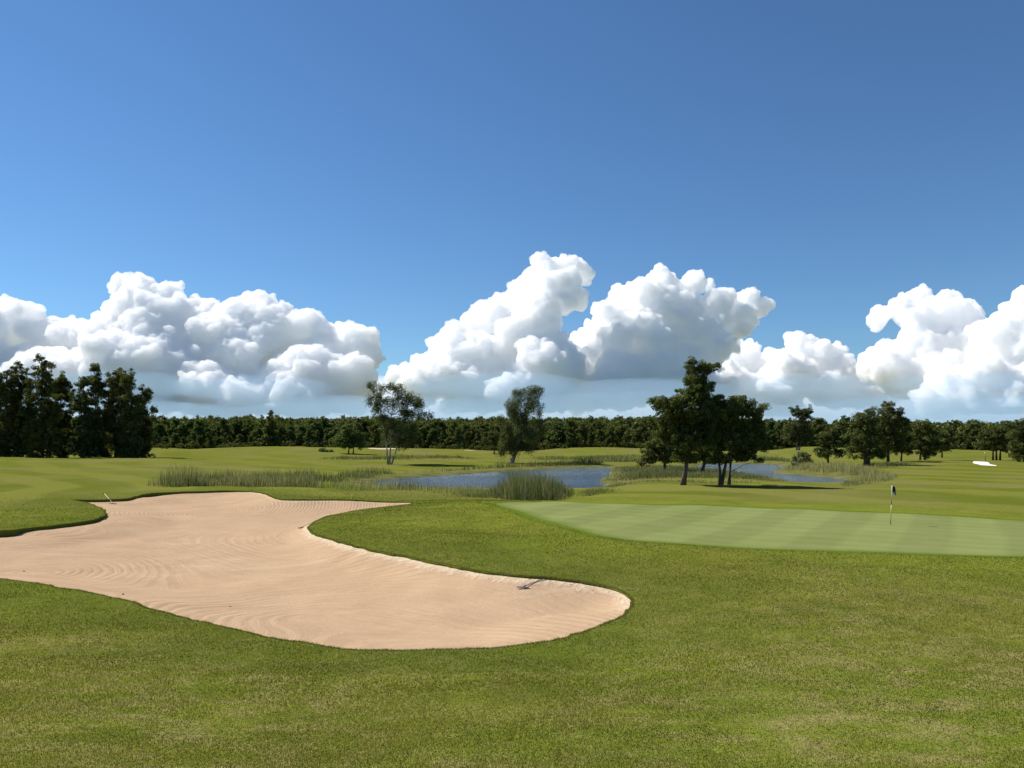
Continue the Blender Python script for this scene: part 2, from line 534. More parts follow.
def land(x, y):
    """finished turf height: small undulations away from the putting green"""
    x = np.asarray(x, float); y = np.asarray(y, float)
    z = land1(x, y)
    r = np.hypot(x, y)
    a = smooth(6, 14, r) * (1 - smooth(500, 900, r)) * (1 - .999 * smooth(-1, 1, _pondish(x, y)))
    return z + a * (.045 * vnoise(x / 3.1, y / 3.1, 1) + .022 * vnoise(x / 1.3, y / 1.3, 2) + .10 * vnoise(x / 7, y / 7, 8) * GR(x, y) + .20 * vnoise(x / 17 + 5, y / 17, 3) * smooth(90, 150, r) + 1.1 * vnoise(x / 26 + 5, y / 24, 4) * smooth(160, 225, r))

def _pondish(x, y):
    m = np.full(np.shape(x), -2.0)
    q = (np.abs(x) < 110) & (y > 60) & (y < 185)
    if q.any():
        m[q] = np.clip(1.5 - pond_sd(x[q], y[q]) * .25, -2, 2)
    return m

BZ = land(BUNKER[:, 0], BUNKER[:, 1])
# the steep green-side face of the bunker: 1 there, 0 elsewhere
_px = np.array([(p[0], p[1]) for p in [hit(px, py) for px, py, _ in BUNKER_PX]])
_k = [int(np.argmin(np.hypot(BUNKER[:, 0] - a, BUNKER[:, 1] - b))) for a, b in _px]
FACE = np.interp(np.arange(len(BUNKER)), _k, [1.0 if 15 <= i <= 31 else .35 if 32 <= i <= 38 else 0.0 for i in range(len(_k))])
def sand_z(x, y):
    d, idx = edge_dist(BUNKER, x, y)
    lip = np.interp(idx % len(BUNKER), np.arange(len(BUNKER)), BUNKER[:, 2])
    face = np.interp(idx % len(BUNKER), np.arange(len(BUNKER)), FACE)
    z = land(x, y) * (1 - smooth(0, 2, d)) + land1(x, y) * smooth(0, 2, d) - lip * (1 - smooth(0, 3.5, d)) - .05 - .52 * smooth(0, 4.5, d) - .30 * face * smooth(0, 1.2, d) * (1 - smooth(1.2, 4.5, d))
    z = z + smooth(.3, 1.5, d) * (.03 * vnoise(x / 1.9, y / 1.9, 21) + .012 * vnoise(x / .6, y / .6, 22))
    return z, d, idx

# ------------------------------------------------------------------ triangulate turf, green, sand
def polar_points():
    pts = []
    r = .35
    k = 0
    while r < 9000:
        fine = np.arange(-41, 41.01, .55 if r < 400 else 1.0)
        coarse = np.concatenate([np.arange(47, 180, 7.0), -np.arange(47, 180, 7.0)])
        if r < 6: fine = fine[::4]
        th = np.radians(np.concatenate([fine + (.27 if k % 2 else 0), coarse]))
        pts.append(np.stack([np.sin(th) * r, np.cos(th) * r], 1))
        r *= 1.022 if r < 260 else 1.05; k += 1
    return np.concatenate(pts)

pts = polar_points()
drop = np.zeros(len(pts), bool)
fx = [BUNKER[:, :2], GREEN] + FAR_POLY
for pg, m in zip(fx, [.12, .2] + [.5] * 3):
    b = (pts[:, 0] > pg[:, 0].min() - 2) & (pts[:, 0] < pg[:, 0].max() + 2) & (pts[:, 1] > pg[:, 1].min() - 2) & (pts[:, 1] < pg[:, 1].max() + 2)
    d, _ = edge_dist(pg, pts[b, 0], pts[b, 1])
    drop[np.where(b)[0][d < m]] = True
    if pg is fx[0]: # nothing needed inside the sand
        ii = np.where(b)[0]; drop[ii[inside(pg, pts[b, 0], pts[b, 1])]] = True
pts = pts[~drop]
edges = []; n0 = len(pts); allp = [pts]
for pg in fx:
    k = len(pg); edges += [(n0 + i, n0 + (i + 1) % k) for i in range(k)]
    allp.append(np.asarray(pg)[:, :2]); n0 += k
allp = np.concatenate(allp)
cv, ce, cf, *_ = delaunay_2d_cdt([Vector(p) for p in allp], edges, [], 0, 1e-4, False)
cv = np.array([tuple(v) for v in cv]); cf = np.array([f for f in cf if len(f) == 3])
cc = cv[cf].mean(1)
kind_f = np.zeros(len(cf), int)
for i, pg in enumerate(fx):
    b = (cc[:, 0] > pg[:, 0].min()) & (cc[:, 0] < pg[:, 0].max()) & (cc[:, 1] > pg[:, 1].min()) & (cc[:, 1] < pg[:, 1].max())
    ii = np.where(b)[0]; kind_f[ii[inside(pg, cc[ii, 0], cc[ii, 1])]] = i + 1
cz = land(cv[:, 0], cv[:, 1])
V3 = np.column_stack([cv, cz])
dpond = np.full(len(cv), 50.0)
nb = (np.abs(cv[:, 0]) < 130) & (cv[:, 1] > 50) & (cv[:, 1] < 200)
dpond[nb] = np.abs(pond_sd(cv[nb, 0], cv[nb, 1]))
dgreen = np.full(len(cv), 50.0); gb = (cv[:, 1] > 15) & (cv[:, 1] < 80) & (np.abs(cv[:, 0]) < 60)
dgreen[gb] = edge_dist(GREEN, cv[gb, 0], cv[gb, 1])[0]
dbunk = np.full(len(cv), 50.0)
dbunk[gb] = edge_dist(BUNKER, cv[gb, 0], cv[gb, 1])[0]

def submesh(name, sel, mats, extra=None):
    fs = cf[sel]; u, inv = np.unique(fs, return_inverse=True)
    v = V3[u]; f = inv.reshape(fs.shape); nv = len(v)
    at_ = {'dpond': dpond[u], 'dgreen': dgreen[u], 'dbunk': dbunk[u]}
    if extra is not None:
        ev, ef, lipmask = extra
        f = np.concatenate([f, ef + nv]); v = np.concatenate([v, ev])
        at_ = {k: np.concatenate([a, np.zeros(len(ev)) + (0 if k == 'dbunk' else 50)]) for k, a in at_.items()}
    o = make_obj(name, v, f, mats, smooth_shade=True)
    for k, a in at_.items(): attr(o, k, a)
    return o

# the cut turf edge round the bunker
sz, _, _ = sand_z(BUNKER[:, 0], BUNKER[:, 1])
nB = len(BUNKER)
inn = np.stack([-_t[:, 1], _t[:, 0]], 1) 
cx, cyy = BUNKER[:, 0] + inn[:, 0] * .04, BUNKER[:, 1] + inn[:, 1] * .04
if inside(BUNKER, cx, cyy).mean() < .5: inn = -inn
skv = np.concatenate([np.column_stack([BUNKER[:, :2], BZ]), np.column_stack([BUNKER[:, :2] + inn * .015, BZ - .03]), np.column_stack([BUNKER[:, :2] - inn * .06, sz - .06])])
skf = []
for i in range(nB):
    j = (i + 1) % nB
    for a in (0, nB):
        skf += [(a + i, a + j, a + nB + j), (a + i, a + nB + j, a + nB + i)]
skf = np.array(skf)
# ------------------------------------------------------------------ ground materials
def grass_color(nt, near=False):
    """turf colour: patches of fresh, dull and straw-dry grass, fine mottling; all in world metres"""
    P = pos_node(nt)
    big = nz(nt, .09, 3, .5, P)
    mid = nz(nt, .45, 4, .6, P, .6)
    patch = nz(nt, 1.3, 4, .65, P, .4)
    fine = nz(nt, 14, 3, .7, P)
    g = ramp(nt, mid, [(.30, (.082, .100, .014)), (.48, (.122, .132, .018)), (.62, (.158, .160, .026)), (.78, (.185, .178, .040))])
    lush = mixc(nt, ramp(nt, big, [(.42, 0.0), (.60, .6)]), g, (.120, .165, .014))
    dry = mth(nt, 'MULTIPLY', ramp(nt, patch, [(.44, 0.1), (.62, .9)]), ramp(nt, nz(nt, .22, 3, .55, P), [(.36, .25), (.56, 1.0)]))
    sep = nt.nodes.new('ShaderNodeSeparateXYZ'); nt.links.new(P, sep.inputs[0])
    dist = mth(nt, 'POWER', mth(nt, 'ADD', mth(nt, 'MULTIPLY', sep.outputs[0], sep.outputs[0]), mth(nt, 'MULTIPLY', sep.outputs[1], sep.outputs[1])), .5)
    mr = nt.nodes.new('ShaderNodeMapRange'); nt.links.new(dist, mr.inputs[0])
    mr.inputs[1].default_value = 14; mr.inputs[2].default_value = 34; mr.inputs[3].default_value = 1; mr.inputs[4].default_value = .25
    c = mixc(nt, mth(nt, 'MULTIPLY', dry, mr.outputs[0]), lush, (.225, .195, .07))
    c = mixc(nt, 1.0, c, ramp(nt, fine, [(.25, .72), (.75, 1.30)]), 'MULTIPLY')
    return c, P, fine, dist

def make_turf():
    m, nt, N, L, B = new_mat('turf')
    c, P, fine, dist = grass_color(nt)
    # mown fairway beyond the bunker and the green, banded by the mower
    sep = nt.nodes.new('ShaderNodeSeparateXYZ'); L.new(P, sep.inputs[0])
    wob = nz(nt, .02, 2, .5, P)
    q = mth(nt, 'ADD', mth(nt, 'MULTIPLY', sep.outputs[0], .75), mth(nt, 'MULTIPLY', sep.outputs[1], .55))
    q = mth(nt, 'ADD', q, mth(nt, 'MULTIPLY', wob, 40))
    st = mth(nt, 'SINE', mth(nt, 'MULTIPLY', q, .62))
    band = ramp(nt, mth(nt, 'MULTIPLY_ADD', st, .5, .5), [(.35, (.104, .122, .017)), (.65, (.148, .156, .028))])
    mf = N.new('ShaderNodeMapRange'); L.new(dist, mf.inputs[0]); mf.inputs[1].default_value = 80; mf.inputs[2].default_value = 170; mf.inputs[4].default_value = .65
    band = mixc(nt, mf.outputs[0], band, (.128, .142, .022))
    pn = nz(nt, .06, 4, .6, P)
    band = mixc(nt, ramp(nt, pn, [(.45, 0.0), (.62, .7)]), band, (.165, .150, .050))
    mr = N.new('ShaderNodeMapRange'); L.new(dist, mr.inputs[0]); mr.inputs[1].default_value = 54; mr.inputs[2].default_value = 64
    c = mixc(nt, mr.outputs[0], c, band)
    # rough grass on the banks of the pond
    dp = attr_node(nt, 'dpond')
    k = ramp(nt, mth(nt, 'ADD', mth(nt, 'MULTIPLY', dp.outputs['Fac'], .1), mth(nt, 'MULTIPLY', nz(nt, .3, 3, .5, P), .5)), [(.42, 1.0), (.75, 0.0)])
    rg = ramp(nt, nz(nt, .5, 4, .6, P), [(.35, (.075, .085, .022)), (.65, (.16, .15, .06))])
    c = mixc(nt, k, c, rg)
    # longer, darker rough wraps the bunker; soft shading of its bank painted in
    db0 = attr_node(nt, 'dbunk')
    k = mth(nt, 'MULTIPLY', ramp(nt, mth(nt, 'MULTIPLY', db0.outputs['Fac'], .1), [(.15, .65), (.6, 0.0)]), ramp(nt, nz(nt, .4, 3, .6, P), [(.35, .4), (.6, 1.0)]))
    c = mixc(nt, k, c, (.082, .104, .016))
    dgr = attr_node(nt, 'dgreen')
    c = mixc(nt, ramp(nt, mth(nt, 'MULTIPLY', dgr.outputs['Fac'], .1), [(.1, .55), (.5, 0.0)]), c, (.150, .178, .020))  # shorter-mown turf by the green, the bank's brighter side painted in as well
    # the longer, darker collar of the green
    dg = attr_node(nt, 'dgreen')
    k = ramp(nt, dg.outputs['Fac'], [(.0, .75), (.55, .5), (.75, 0.0)])
    c = mixc(nt, k, c, (.065, .115, .012))
    db = attr_node(nt, 'dbunk')
    k = ramp(nt, db.outputs['Fac'], [(.0, .12), (.03, .06), (.06, 0.0)])
    c = mixc(nt, k, c, (.075, .065, .03))
    L.new(c, B.inputs['Base Color'])
    B.inputs['Roughness'].default_value = .9
    B.inputs['Specular IOR Level'].default_value = 0
    h = mth(nt, 'ADD', mth(nt, 'MULTIPLY', fine, .5), nz(nt, 3.0, 4, .6, P))
    bump(nt, h, .8, .08, B.inputs['Normal'])
    return m

def make_green():
    m, nt, N, L, B = new_mat('green_turf')
    P = pos_node(nt)
    sep = N.new('ShaderNodeSeparateXYZ'); L.new(P, sep.inputs[0])
    q = mth(nt, 'ADD', mth(nt, 'MULTIPLY', sep.outputs[0], .86), mth(nt, 'MULTIPLY', sep.outputs[1], -.5))
    q = mth(nt, 'ADD', q, mth(nt, 'MULTIPLY', nz(nt, .1, 2, .5, P), .8))
    s1 = ramp(nt, mth(nt, 'MULTIPLY_ADD', mth(nt, 'SINE', mth(nt, 'MULTIPLY', q, 1.6)), .5, .5), [(.34, .935), (.66, 1.06)])
    q2 = mth(nt, 'ADD', mth(nt, 'MULTIPLY', sep.outputs[0], .5), mth(nt, 'MULTIPLY', sep.outputs[1], .86))
    s2 = ramp(nt, mth(nt, 'MULTIPLY_ADD', mth(nt, 'SINE', mth(nt, 'MULTIPLY', q2, 3.2)), .5, .5), [(.3, .975), (.7, 1.025)])
    c = ramp(nt, nz(nt, .35, 4, .55, P), [(.3, (.160, .188, .060)), (.7, (.188, .210, .076))])
    c = mixc(nt, 1, c, s1, 'MULTIPLY'); c = mixc(nt, 1, c, s2, 'MULTIPLY')
    c = mixc(nt, 1, c, ramp(nt, nz(nt, 9, 3, .6, P), [(.3, .95), (.7, 1.05)]), 'MULTIPLY')
    eg = attr_node(nt, 'dgreen')
    c = mixc(nt, ramp(nt, mth(nt, 'ADD', eg.outputs['Fac'], mth(nt, 'MULTIPLY', nz(nt, 2, 3, .6, P), .5)), [(.3, .75), (1.0, 0.0)]), c, (.105, .140, .026))
    L.new(c, B.inputs['Base Color'])
    B.inputs['Roughness'].default_value = .8
    B.inputs['Specular IOR Level'].default_value = 0
    bump(nt, nz(nt, 20, 3, .6, P), .3, .01, B.inputs['Normal'])
    return m

def make_sand(name, a, b, raked=True):
    m, nt, N, L, B = new_mat(name)
    P = pos_node(nt)
    c = ramp(nt, nz(nt, .5, 4, .6, P), [(.3, a), (.7, b)])
    grain = nz(nt, 30, 4, .7, P)
    c = mixc(nt, 1, c, ramp(nt, grain, [(.3, .92), (.7, 1.07)]), 'MULTIPLY')
    h = mth(nt, 'MULTIPLY', grain, .25)
    if raked:
        ph = attr_node(nt, 'rake'); al = attr_node(nt, 'along'); ed = attr_node(nt, 'edge'); rw = attr_node(nt, 'rimw')
        w = mth(nt, 'ADD', ph.outputs['Fac'], mth(nt, 'MULTIPLY', nz(nt, .8, 2, .5, P), .22))
        cv_ = N.new('ShaderNodeCombineXYZ'); L.new(mth(nt, 'MULTIPLY', w, 11.0), cv_.inputs[0]); L.new(mth(nt, 'MULTIPLY', al.outputs['Fac'], .45), cv_.inputs[1])
        comb = nz(nt, 1.0, 3, .6, cv_.outputs[0])
        g = mth(nt, 'SINE', mth(nt, 'MULTIPLY', w, 2 * math.pi / .27))
        act = ramp(nt, nz(nt, .3, 3, .6, P), [(.35, .35), (.6, 1.0)])
        h = mth(nt, 'ADD', h, mth(nt, 'MULTIPLY', mth(nt, 'MULTIPLY_ADD', g, .24, mth(nt, 'MULTIPLY', comb, 1.15)), act))
        h = mth(nt, 'ADD', h, mth(nt, 'MULTIPLY', nz(nt, 6, 5, .7, P), .8))
        c = mixc(nt, 1, c, ramp(nt, comb, [(.36, .95), (.62, 1.03)]), 'MULTIPLY')  # groove tone: wet and dry sand, mostly relief shading painted into the colour
        # dry loose sand thrown against the face and in drag marks: paler
        rim = ramp(nt, mth(nt, 'ADD', ed.outputs['Fac'], mth(nt, 'MULTIPLY', nz(nt, 2.2, 4, .7, P), 1.1)), [(.55, .9), (1.0, 0.0)])
        c = mixc(nt, mth(nt, 'MULTIPLY', rim, rw.outputs['Fac']), c, (.60, .49, .34))
        h = mth(nt, 'ADD', h, mth(nt, 'MULTIPLY', mth(nt, 'MULTIPLY', rim, rw.outputs['Fac']), mth(nt, 'MULTIPLY', nz(nt, 9, 3, .7, P), 3.0)))
        dm = nz(nt, 1.0, 4, .6, pos_node(nt, (.22, 1.2, 1), R(-25)), .8)
        c = mixc(nt, ramp(nt, dm, [(.60, 0.0), (.70, .35)]), c, (.52, .405, .28))
    L.new(c, B.inputs['Base Color'])
    B.inputs['Roughness'].default_value = .95
    B.inputs['Specular IOR Level'].default_value = 0
    bump(nt, h, 1.0, .04, B.inputs['Normal'])
    return m

def make_water():
    m, nt, N, L, B = new_mat('pond_water')
    P = pos_node(nt, (1, 1, 1))
    B.inputs['Base Color'].default_value = (.04, .075, .13, 1)
    B.inputs['Roughness'].default_value = .06
    B.inputs['IOR'].default_value = 1.333
    h = mth(nt, 'ADD', nz(nt, 1.6, 3, .6, P, .5), mth(nt, 'MULTIPLY', nz(nt, 6, 3, .6, P), .35))
    calm = ramp(nt, nz(nt, .05, 2, .5, pos_node(nt, (.5, 1.5, 1))), [(.40, .35), (.6, 1.0)])
    bump(nt, mth(nt, 'MULTIPLY', h, calm), 1.0, .24, B.inputs['Normal'])
    return m

TURF, GREENM = make_turf(), make_green()
SAND = make_sand('bunker_sand', (.385, .262, .162), (.440, .306, .193))
WHITE_SAND = make_sand('white_sand', (.72, .68, .58), (.8, .76, .66), False)
TAN_SAND = make_sand('tan_sand', (.46, .35, .25), (.55, .42, .3), False)
WATER = make_water()
for s, m_ in (('ground', TURF),):
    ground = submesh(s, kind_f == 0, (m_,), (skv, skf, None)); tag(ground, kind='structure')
green = submesh('putting_green', kind_f == 2, (GREENM,)); tag(green, kind='structure')
for i, (nm, _) in enumerate(FAR_SAND):
    o = submesh('far_bunker', kind_f == 3 + i, (WHITE_SAND if i == 0 else TAN_SAND,)); tag(o, kind='structure')

# the sand surface of the near bunker
gx, gy = np.meshgrid(np.arange(BUNKER[:, 0].min(), BUNKER[:, 0].max(), .34), np.arange(BUNKER[:, 1].min(), BUNKER[:, 1].max(), .34))
gx = gx + (np.arange(gx.shape[0])[:, None] % 2) * .17
gp = np.stack([gx.ravel(), gy.ravel()], 1)
gp = gp[inside(BUNKER, gp[:, 0], gp[:, 1])]
gp = gp[edge_dist(BUNKER, gp[:, 0], gp[:, 1])[0] > .15]
rim = BUNKER[:, :2]
ap = np.concatenate([rim, gp]); k = len(rim)
sv, _, sf, *_ = delaunay_2d_cdt([Vector(p) for p in ap], [(i, (i + 1) % k) for i in range(k)], [], 1, 1e-4, False)
sv = np.array([tuple(v) for v in sv]); sf = np.array([f for f in sf if len(f) == 3])
_c = sv[sf].mean(1); sf = sf[inside(BUNKER, _c[:, 0], _c[:, 1])]
szz, sdist, _ = sand_z(sv[:, 0], sv[:, 1])
sand = make_obj('bunker_sand', np.column_stack([sv, szz]), sf, (SAND,), smooth_shade=True)
tag(sand, kind='structure')
attr(sand, 'edge', sdist)
# raking runs in arcs: partly along the edge, partly in sweeps round a few centres
cen = [hit(455, 655), hit(300, 600), hit(40, 560), hit(215, 505)]
wts = np.array([np.exp(-((sv[:, 0] - c[0]) ** 2 + (sv[:, 1] - c[1]) ** 2) / 180) for c in cen]); rr = np.array([np.hypot(sv[:, 0] - c[0], (sv[:, 1] - c[1]) * .8) for c in cen])
attr(sand, 'rake', ((sv[:, 1] * .8 + sv[:, 0] * .3) * .08 + (wts * rr).sum(0)) / (.08 + wts.sum(0)))
_, sidx = edge_dist(BUNKER, sv[:, 0], sv[:, 1])
attr(sand, 'rimw', .12 + .88 * np.interp(sidx % len(BUNKER), np.arange(len(BUNKER)), FACE))
attr(sand, 'along', sv[:, 0] * .3 + sv[:, 1] * .2 + vnoise(sv[:, 0] / 4, sv[:, 1] / 4, 51))

# water
gxx = np.arange(-75, 95, 3.0); gyy = np.arange(70, 175, 3.0)
X, Y = np.meshgrid(gxx, gyy)
idx = np.arange(X.size).reshape(X.shape)
wf = np.stack([idx[:-1, :-1], idx[:-1, 1:], idx[1:, 1:], idx[1:, :-1]], -1).reshape(-1, 4)
near_ = pond_sd(X, Y) < 6
keep = near_.ravel()[wf].any(1)
water = make_obj('water', np.column_stack([X.ravel(), Y.ravel(), np.full(X.size, WATER_Z)]), wf[keep], (WATER,)); tag(water, kind='structure')
# ------------------------------------------------------------------ foliage
def make_leaf_mat(name, dark, mid, light, trans=.35):
    m = bpy.data.materials.new(name); m.use_nodes = True
    nt = m.node_tree; N, L = nt.nodes, nt.links
    for n in list(N): N.remove(n)
    out = N.new('ShaderNodeOutputMaterial')
    a = attr_node(nt, 'tone')
    c = ramp(nt, a.outputs['Fac'], [(.1, dark), (.5, mid), (.95, light)])
    df = N.new('ShaderNodeBsdfDiffuse'); tr = N.new('ShaderNodeBsdfTranslucent'); gl = N.new('ShaderNodeBsdfGlossy')
    gl.inputs['Roughness'].default_value = .5; gl.inputs['Color'].default_value = (.5, .5, .5, 1)
    L.new(c, df.inputs[0]); L.new(mixc(nt, 1, c, (1.1, 1.15, .6), 'MULTIPLY'), tr.inputs[0])
    m1 = N.new('ShaderNodeMixShader'); m1.inputs[0].default_value = trans
    L.new(df.outputs[0], m1.inputs[1]); L.new(tr.outputs[0], m1.inputs[2])
    m2 = N.new('ShaderNodeMixShader'); m2.inputs[0].default_value = .02
    L.new(m1.outputs[0], m2.inputs[1]); L.new(gl.outputs[0], m2.inputs[2])
    L.new(m2.outputs[0], out.inputs[0])
    return m

PINE = make_leaf_mat('pine_needles', (.044, .056, .014), (.096, .114, .028), (.20, .21, .062), .38)
BIRCH = make_leaf_mat('birch_leaves', (.046, .058, .018), (.088, .104, .034), (.16, .175, .07), .42)
ALDER = make_leaf_mat('alder_leaves', (.055, .064, .015), (.105, .112, .028), (.20, .20, .07), .42)
BROAD = make_leaf_mat('broad_leaves', (.052, .074, .022), (.100, .135, .038), (.17, .20, .065), .45)
WILLOW = make_leaf_mat('willow_leaves', (.09, .11, .045), (.14, .165, .075), (.22, .24, .12), .35)
REED = make_leaf_mat('reed_leaves', (.075, .090, .034), (.19, .195, .085), (.42, .37, .20), .4)
REED_DARK = make_leaf_mat('dark_reed_leaves', (.055, .072, .026), (.14, .155, .065), (.31, .275, .17), .38)
BLADE = make_leaf_mat('grass_blades', (.060, .078, .010), (.160, .162, .024), (.34, .29, .11), .36)

def make_bark(name, a, b, scale=6):
    m, nt, N, L, B = new_mat(name)
    tc = N.new('ShaderNodeTexCoord'); mp = N.new('ShaderNodeMapping'); mp.inputs['Scale'].default_value = (1, 1, .35)
    L.new(tc.outputs['Object'], mp.inputs[0])
    f = nz(nt, scale, 4, .65, mp.outputs[0])
    L.new(ramp(nt, f, [(.38, a), (.62, b)]), B.inputs['Base Color']); B.inputs['Roughness'].default_value = .9
    bump(nt, f, .6, .03, B.inputs['Normal'])
    return m
PINE_BARK = make_bark('pine_bark', (.045, .034, .027), (.13, .095, .07))
BIRCH_BARK = make_bark('birch_bark', (.06, .055, .05), (.48, .46, .42), 3)
DARK_BARK = make_bark('dark_bark', (.03, .025, .02), (.08, .066, .052))

def leaves(blobs, rng, clump=.5, per=60, size=.14, dens=1.0, droop=0.0, flat=.8, inner=.35):
    """leaf-sized faces spread in clumps through the volume of ellipsoids (x, y, z, rx, ry, rz)"""
    C, Rr, T = [], [], []
    for (x, y, z, rx, ry, rz) in blobs:
        n = max(4, int(dens * 3.6 * (rx * ry * rz) ** (2 / 3) / (clump * clump)))
        u = rng.normal(size=(n, 3)); u /= np.linalg.norm(u, axis=1)[:, None]
        rad = np.where(rng.random(n) < inner, rng.random(n) ** .5 * .8, rng.uniform(.75, 1.12, n))
        C.append(np.array((x, y, z)) + u * rad[:, None] * (rx, ry, rz))
        Rr.append(rng.uniform(.55, 1.25, n) * clump); T.append(rng.normal(.45, .14, n))
    C = np.concatenate(C); Rr = np.concatenate(Rr); T = np.concatenate(T)
    k = len(C); ids = np.repeat(np.arange(k), per); n = len(ids)
    o = rng.normal(size=(n, 3)); o /= np.linalg.norm(o, axis=1)[:, None]
    rad = rng.random(n) ** .45
    P = C[ids] + o * rad[:, None] * Rr[ids][:, None] * (1, 1, flat)
    if droop: P[:, 2] -= droop * rng.random(n) ** 2 * Rr[ids]
    nrm = rng.normal(size=(n, 3)) * .8 + o * .6 + (0, 0, .5); nrm /= np.linalg.norm(nrm, axis=1)[:, None]
    t = rng.normal(size=(n, 3)); t -= nrm * (t * nrm).sum(1)[:, None]; t /= np.linalg.norm(t, axis=1)[:, None] + 1e-9
    b = np.cross(nrm, t)
    s = size * rng.uniform(.6, 1.35, n)[:, None]
    V = np.stack([P - t * s * .7, P - b * s * .38, P + t * s * .7, P + b * s * .38], 1).reshape(-1, 3)
    Fq = np.arange(4 * n).reshape(n, 4)
    tone = np.clip(T[ids] + rng.normal(0, .14, n), 0, 1)
    return V, Fq, np.repeat(tone, 4)

def crown_obj(name, blobs, mat, rng, parent, **kw):
    V, Fq, tone = leaves(blobs, rng, **kw)
    o = make_obj(name, V, Fq, (mat,), parent)
    attr(o, 'tone', tone)
    return o

def empty(name, loc):
    o = bpy.data.objects.new(name, None); col.objects.link(o); o.location = loc
    o.empty_display_size = .5
    return o

def copy_tree(src, loc, rz, sc):
    r = src.copy(); col.objects.link(r)
    r.location = loc; r.rotation_euler = (0, 0, rz); r.scale = sc
    for ch in list(src.children):
        c = ch.copy(); col.objects.link(c); c.parent = r
    return r

def px_tree(kind, label, base, d, trunks, blobs, mat, bark, group=None, tr=.22, seed=0, depth=.8, cat='tree', grow=1.0, **kw):
    """tree measured from the photo: trunk lines and crown masses in pixels at distance d, built in metres round its foot"""
    rng = np.random.default_rng(seed + 100)
    bx, _, _ = at(base[0], base[1], d)
    z0 = float(land(np.array([bx]), np.array([d]))[0])
    k = d / F
    zref = at(base[0], base[1], d)[2]
    def loc(px, py, dy=0.0):
        p = at(px, py, d)
        return np.array((p[0] - bx, dy, (p[2] - zref) * (p[2] >= zref - .01)))
    root = empty(kind, (bx, d, z0 - .05))
    tag(root, label, cat, group)
    lb = []
    W = max(abs(b[0] - base[0]) for b in blobs) * k
    for b in blobs:
        px, py, rx = b[:3]; rz = b[3] if len(b) > 3 else rx
        rx *= grow; rz *= grow
        dy = rng.uniform(-1, 1) * W * .45 * depth if len(b) < 5 else b[4]
        p = loc(px, py, dy)
        lb.append((p[0], p[1], p[2], rx * k, max(rx, rz) * k * depth, rz * k))
        if rx * k > .9:      # the same mass again behind, so that the crown is as deep as it is wide
            lb.append((p[0] + rng.uniform(-.3, .3) * rx * k, -p[1] + rng.uniform(-.5, .5), p[2] + rng.uniform(-.3, .3) * rz * k, rx * k * .85, rx * k * depth, rz * k * .85))
    mb = MB()
    for tl in trunks:
        P = [loc(px, py) for px, py in tl]
        P[0][2] = -.15
        for i in range(1, len(P)): P[i][:2] += rng.uniform(-.12, .12, 2)
        n = len(P); r0 = tr
        rad = [r0 * (1.35 if i == 0 else 1 - .82 * i / (n - 1)) for i in range(n)]
        mb.tube(P, rad, 9)
        for b in lb:
            c = np.array(b[:3])
            hs = [p for p in P[1:] if p[2] < c[2] + .2]
            if not hs: continue
            s = min(hs, key=lambda p: np.linalg.norm(p - c) + .8 * abs(c[2] - p[2] - .8))
            if np.linalg.norm(c - s) > W * 1.6: continue
            mid = (s + c) / 2 + (0, 0, .15)
            mb.tube([s, mid, c + (c - s) * .08], [r0 * .26, r0 * .15, r0 * .05], 5)
    mb.build('trunk', bark, root)
    crown_obj('crown', lb, mat, rng, root, **kw)
    return root

# the pines on the pond bank
px_tree('pine_tree', 'tallest pine of the bank group, leaning top and stout bare trunk at its left', (683, 484), 78,
        [[(683, 485), (684.5, 470), (687, 455), (691, 430), (694, 405), (698, 380), (701, 366)]],
        [(697,366,8,4),(706,368,8,4),(716,365,6,3),(690,361,5,5),(698,376,9,5),(700,385,10,5),(711,383,5,4),(694,381,7,7),(690,395,13,7),(703,396,11,7),(677,401,10,6),
         (662,402,8,5),(650,400,5,2.5),(668,410,12,7),(690,410,16,8),(660,419,10,6),(680,424,15,8),(700,421,14,9),(671,437,12,7),(690,440,15,8),(684,455,9,4),(664,430,9,6)],
        PINE, PINE_BARK, 'pines on the pond bank', grow=1.16, tr=.25, seed=1, clump=.42, per=80, size=.14, dens=1.25)
px_tree('pine_tree', 'pine of the bank group with its dark trunk second from the right', (720, 483), 78.5,
        [[(720, 484), (720, 470), (719, 458), (718, 435), (717, 405)], [(720.5, 466), (725, 461), (732, 452), (738, 440)]],
        [(712,401,9,5),(722,399,9,5),(713,412,13,8),(724,424,14,9),(713,439,13,8),(720,455,10,5),(708,425,11,8)],
        PINE, PINE_BARK, 'pines on the pond bank', grow=1.16, tr=.17, seed=2, clump=.42, per=80, size=.14, dens=1.25)
px_tree('pine_tree', 'rightmost pine of the bank group with broad rounded dark crown', (729, 483), 79.5,
        [[(729, 484), (730, 470), (731, 455), (736, 430), (741, 405)]],
        [(740,400,10,5),(732,409,13,7),(750,410,9,6),(744,424,15,9),(757,419,6,6),(734,440,15,8),(752,439,11,9),(744,452,11,5),(760,406,4,2.5),(757,430,6,7),(757,458,4,1.6)],
        PINE, PINE_BARK, 'pines on the pond bank', grow=1.16, tr=.16, seed=3, clump=.42, per=80, size=.14, dens=1.25)
px_tree('pine_tree', 'small low pine behind the tallest pine, its trunk at far left of the group', (665, 468), 108,
        [[(665, 469), (665, 455), (664, 440), (662, 428)]],
        [(661,430,11,7),(654,442,12,7),(648,452,8,5),(665,450,11,6),(676,449,10,6),(643,458,5,3)],
        PINE, PINE_BARK, 'pines on the pond bank', tr=.22, seed=4, clump=.5, per=60, size=.22)
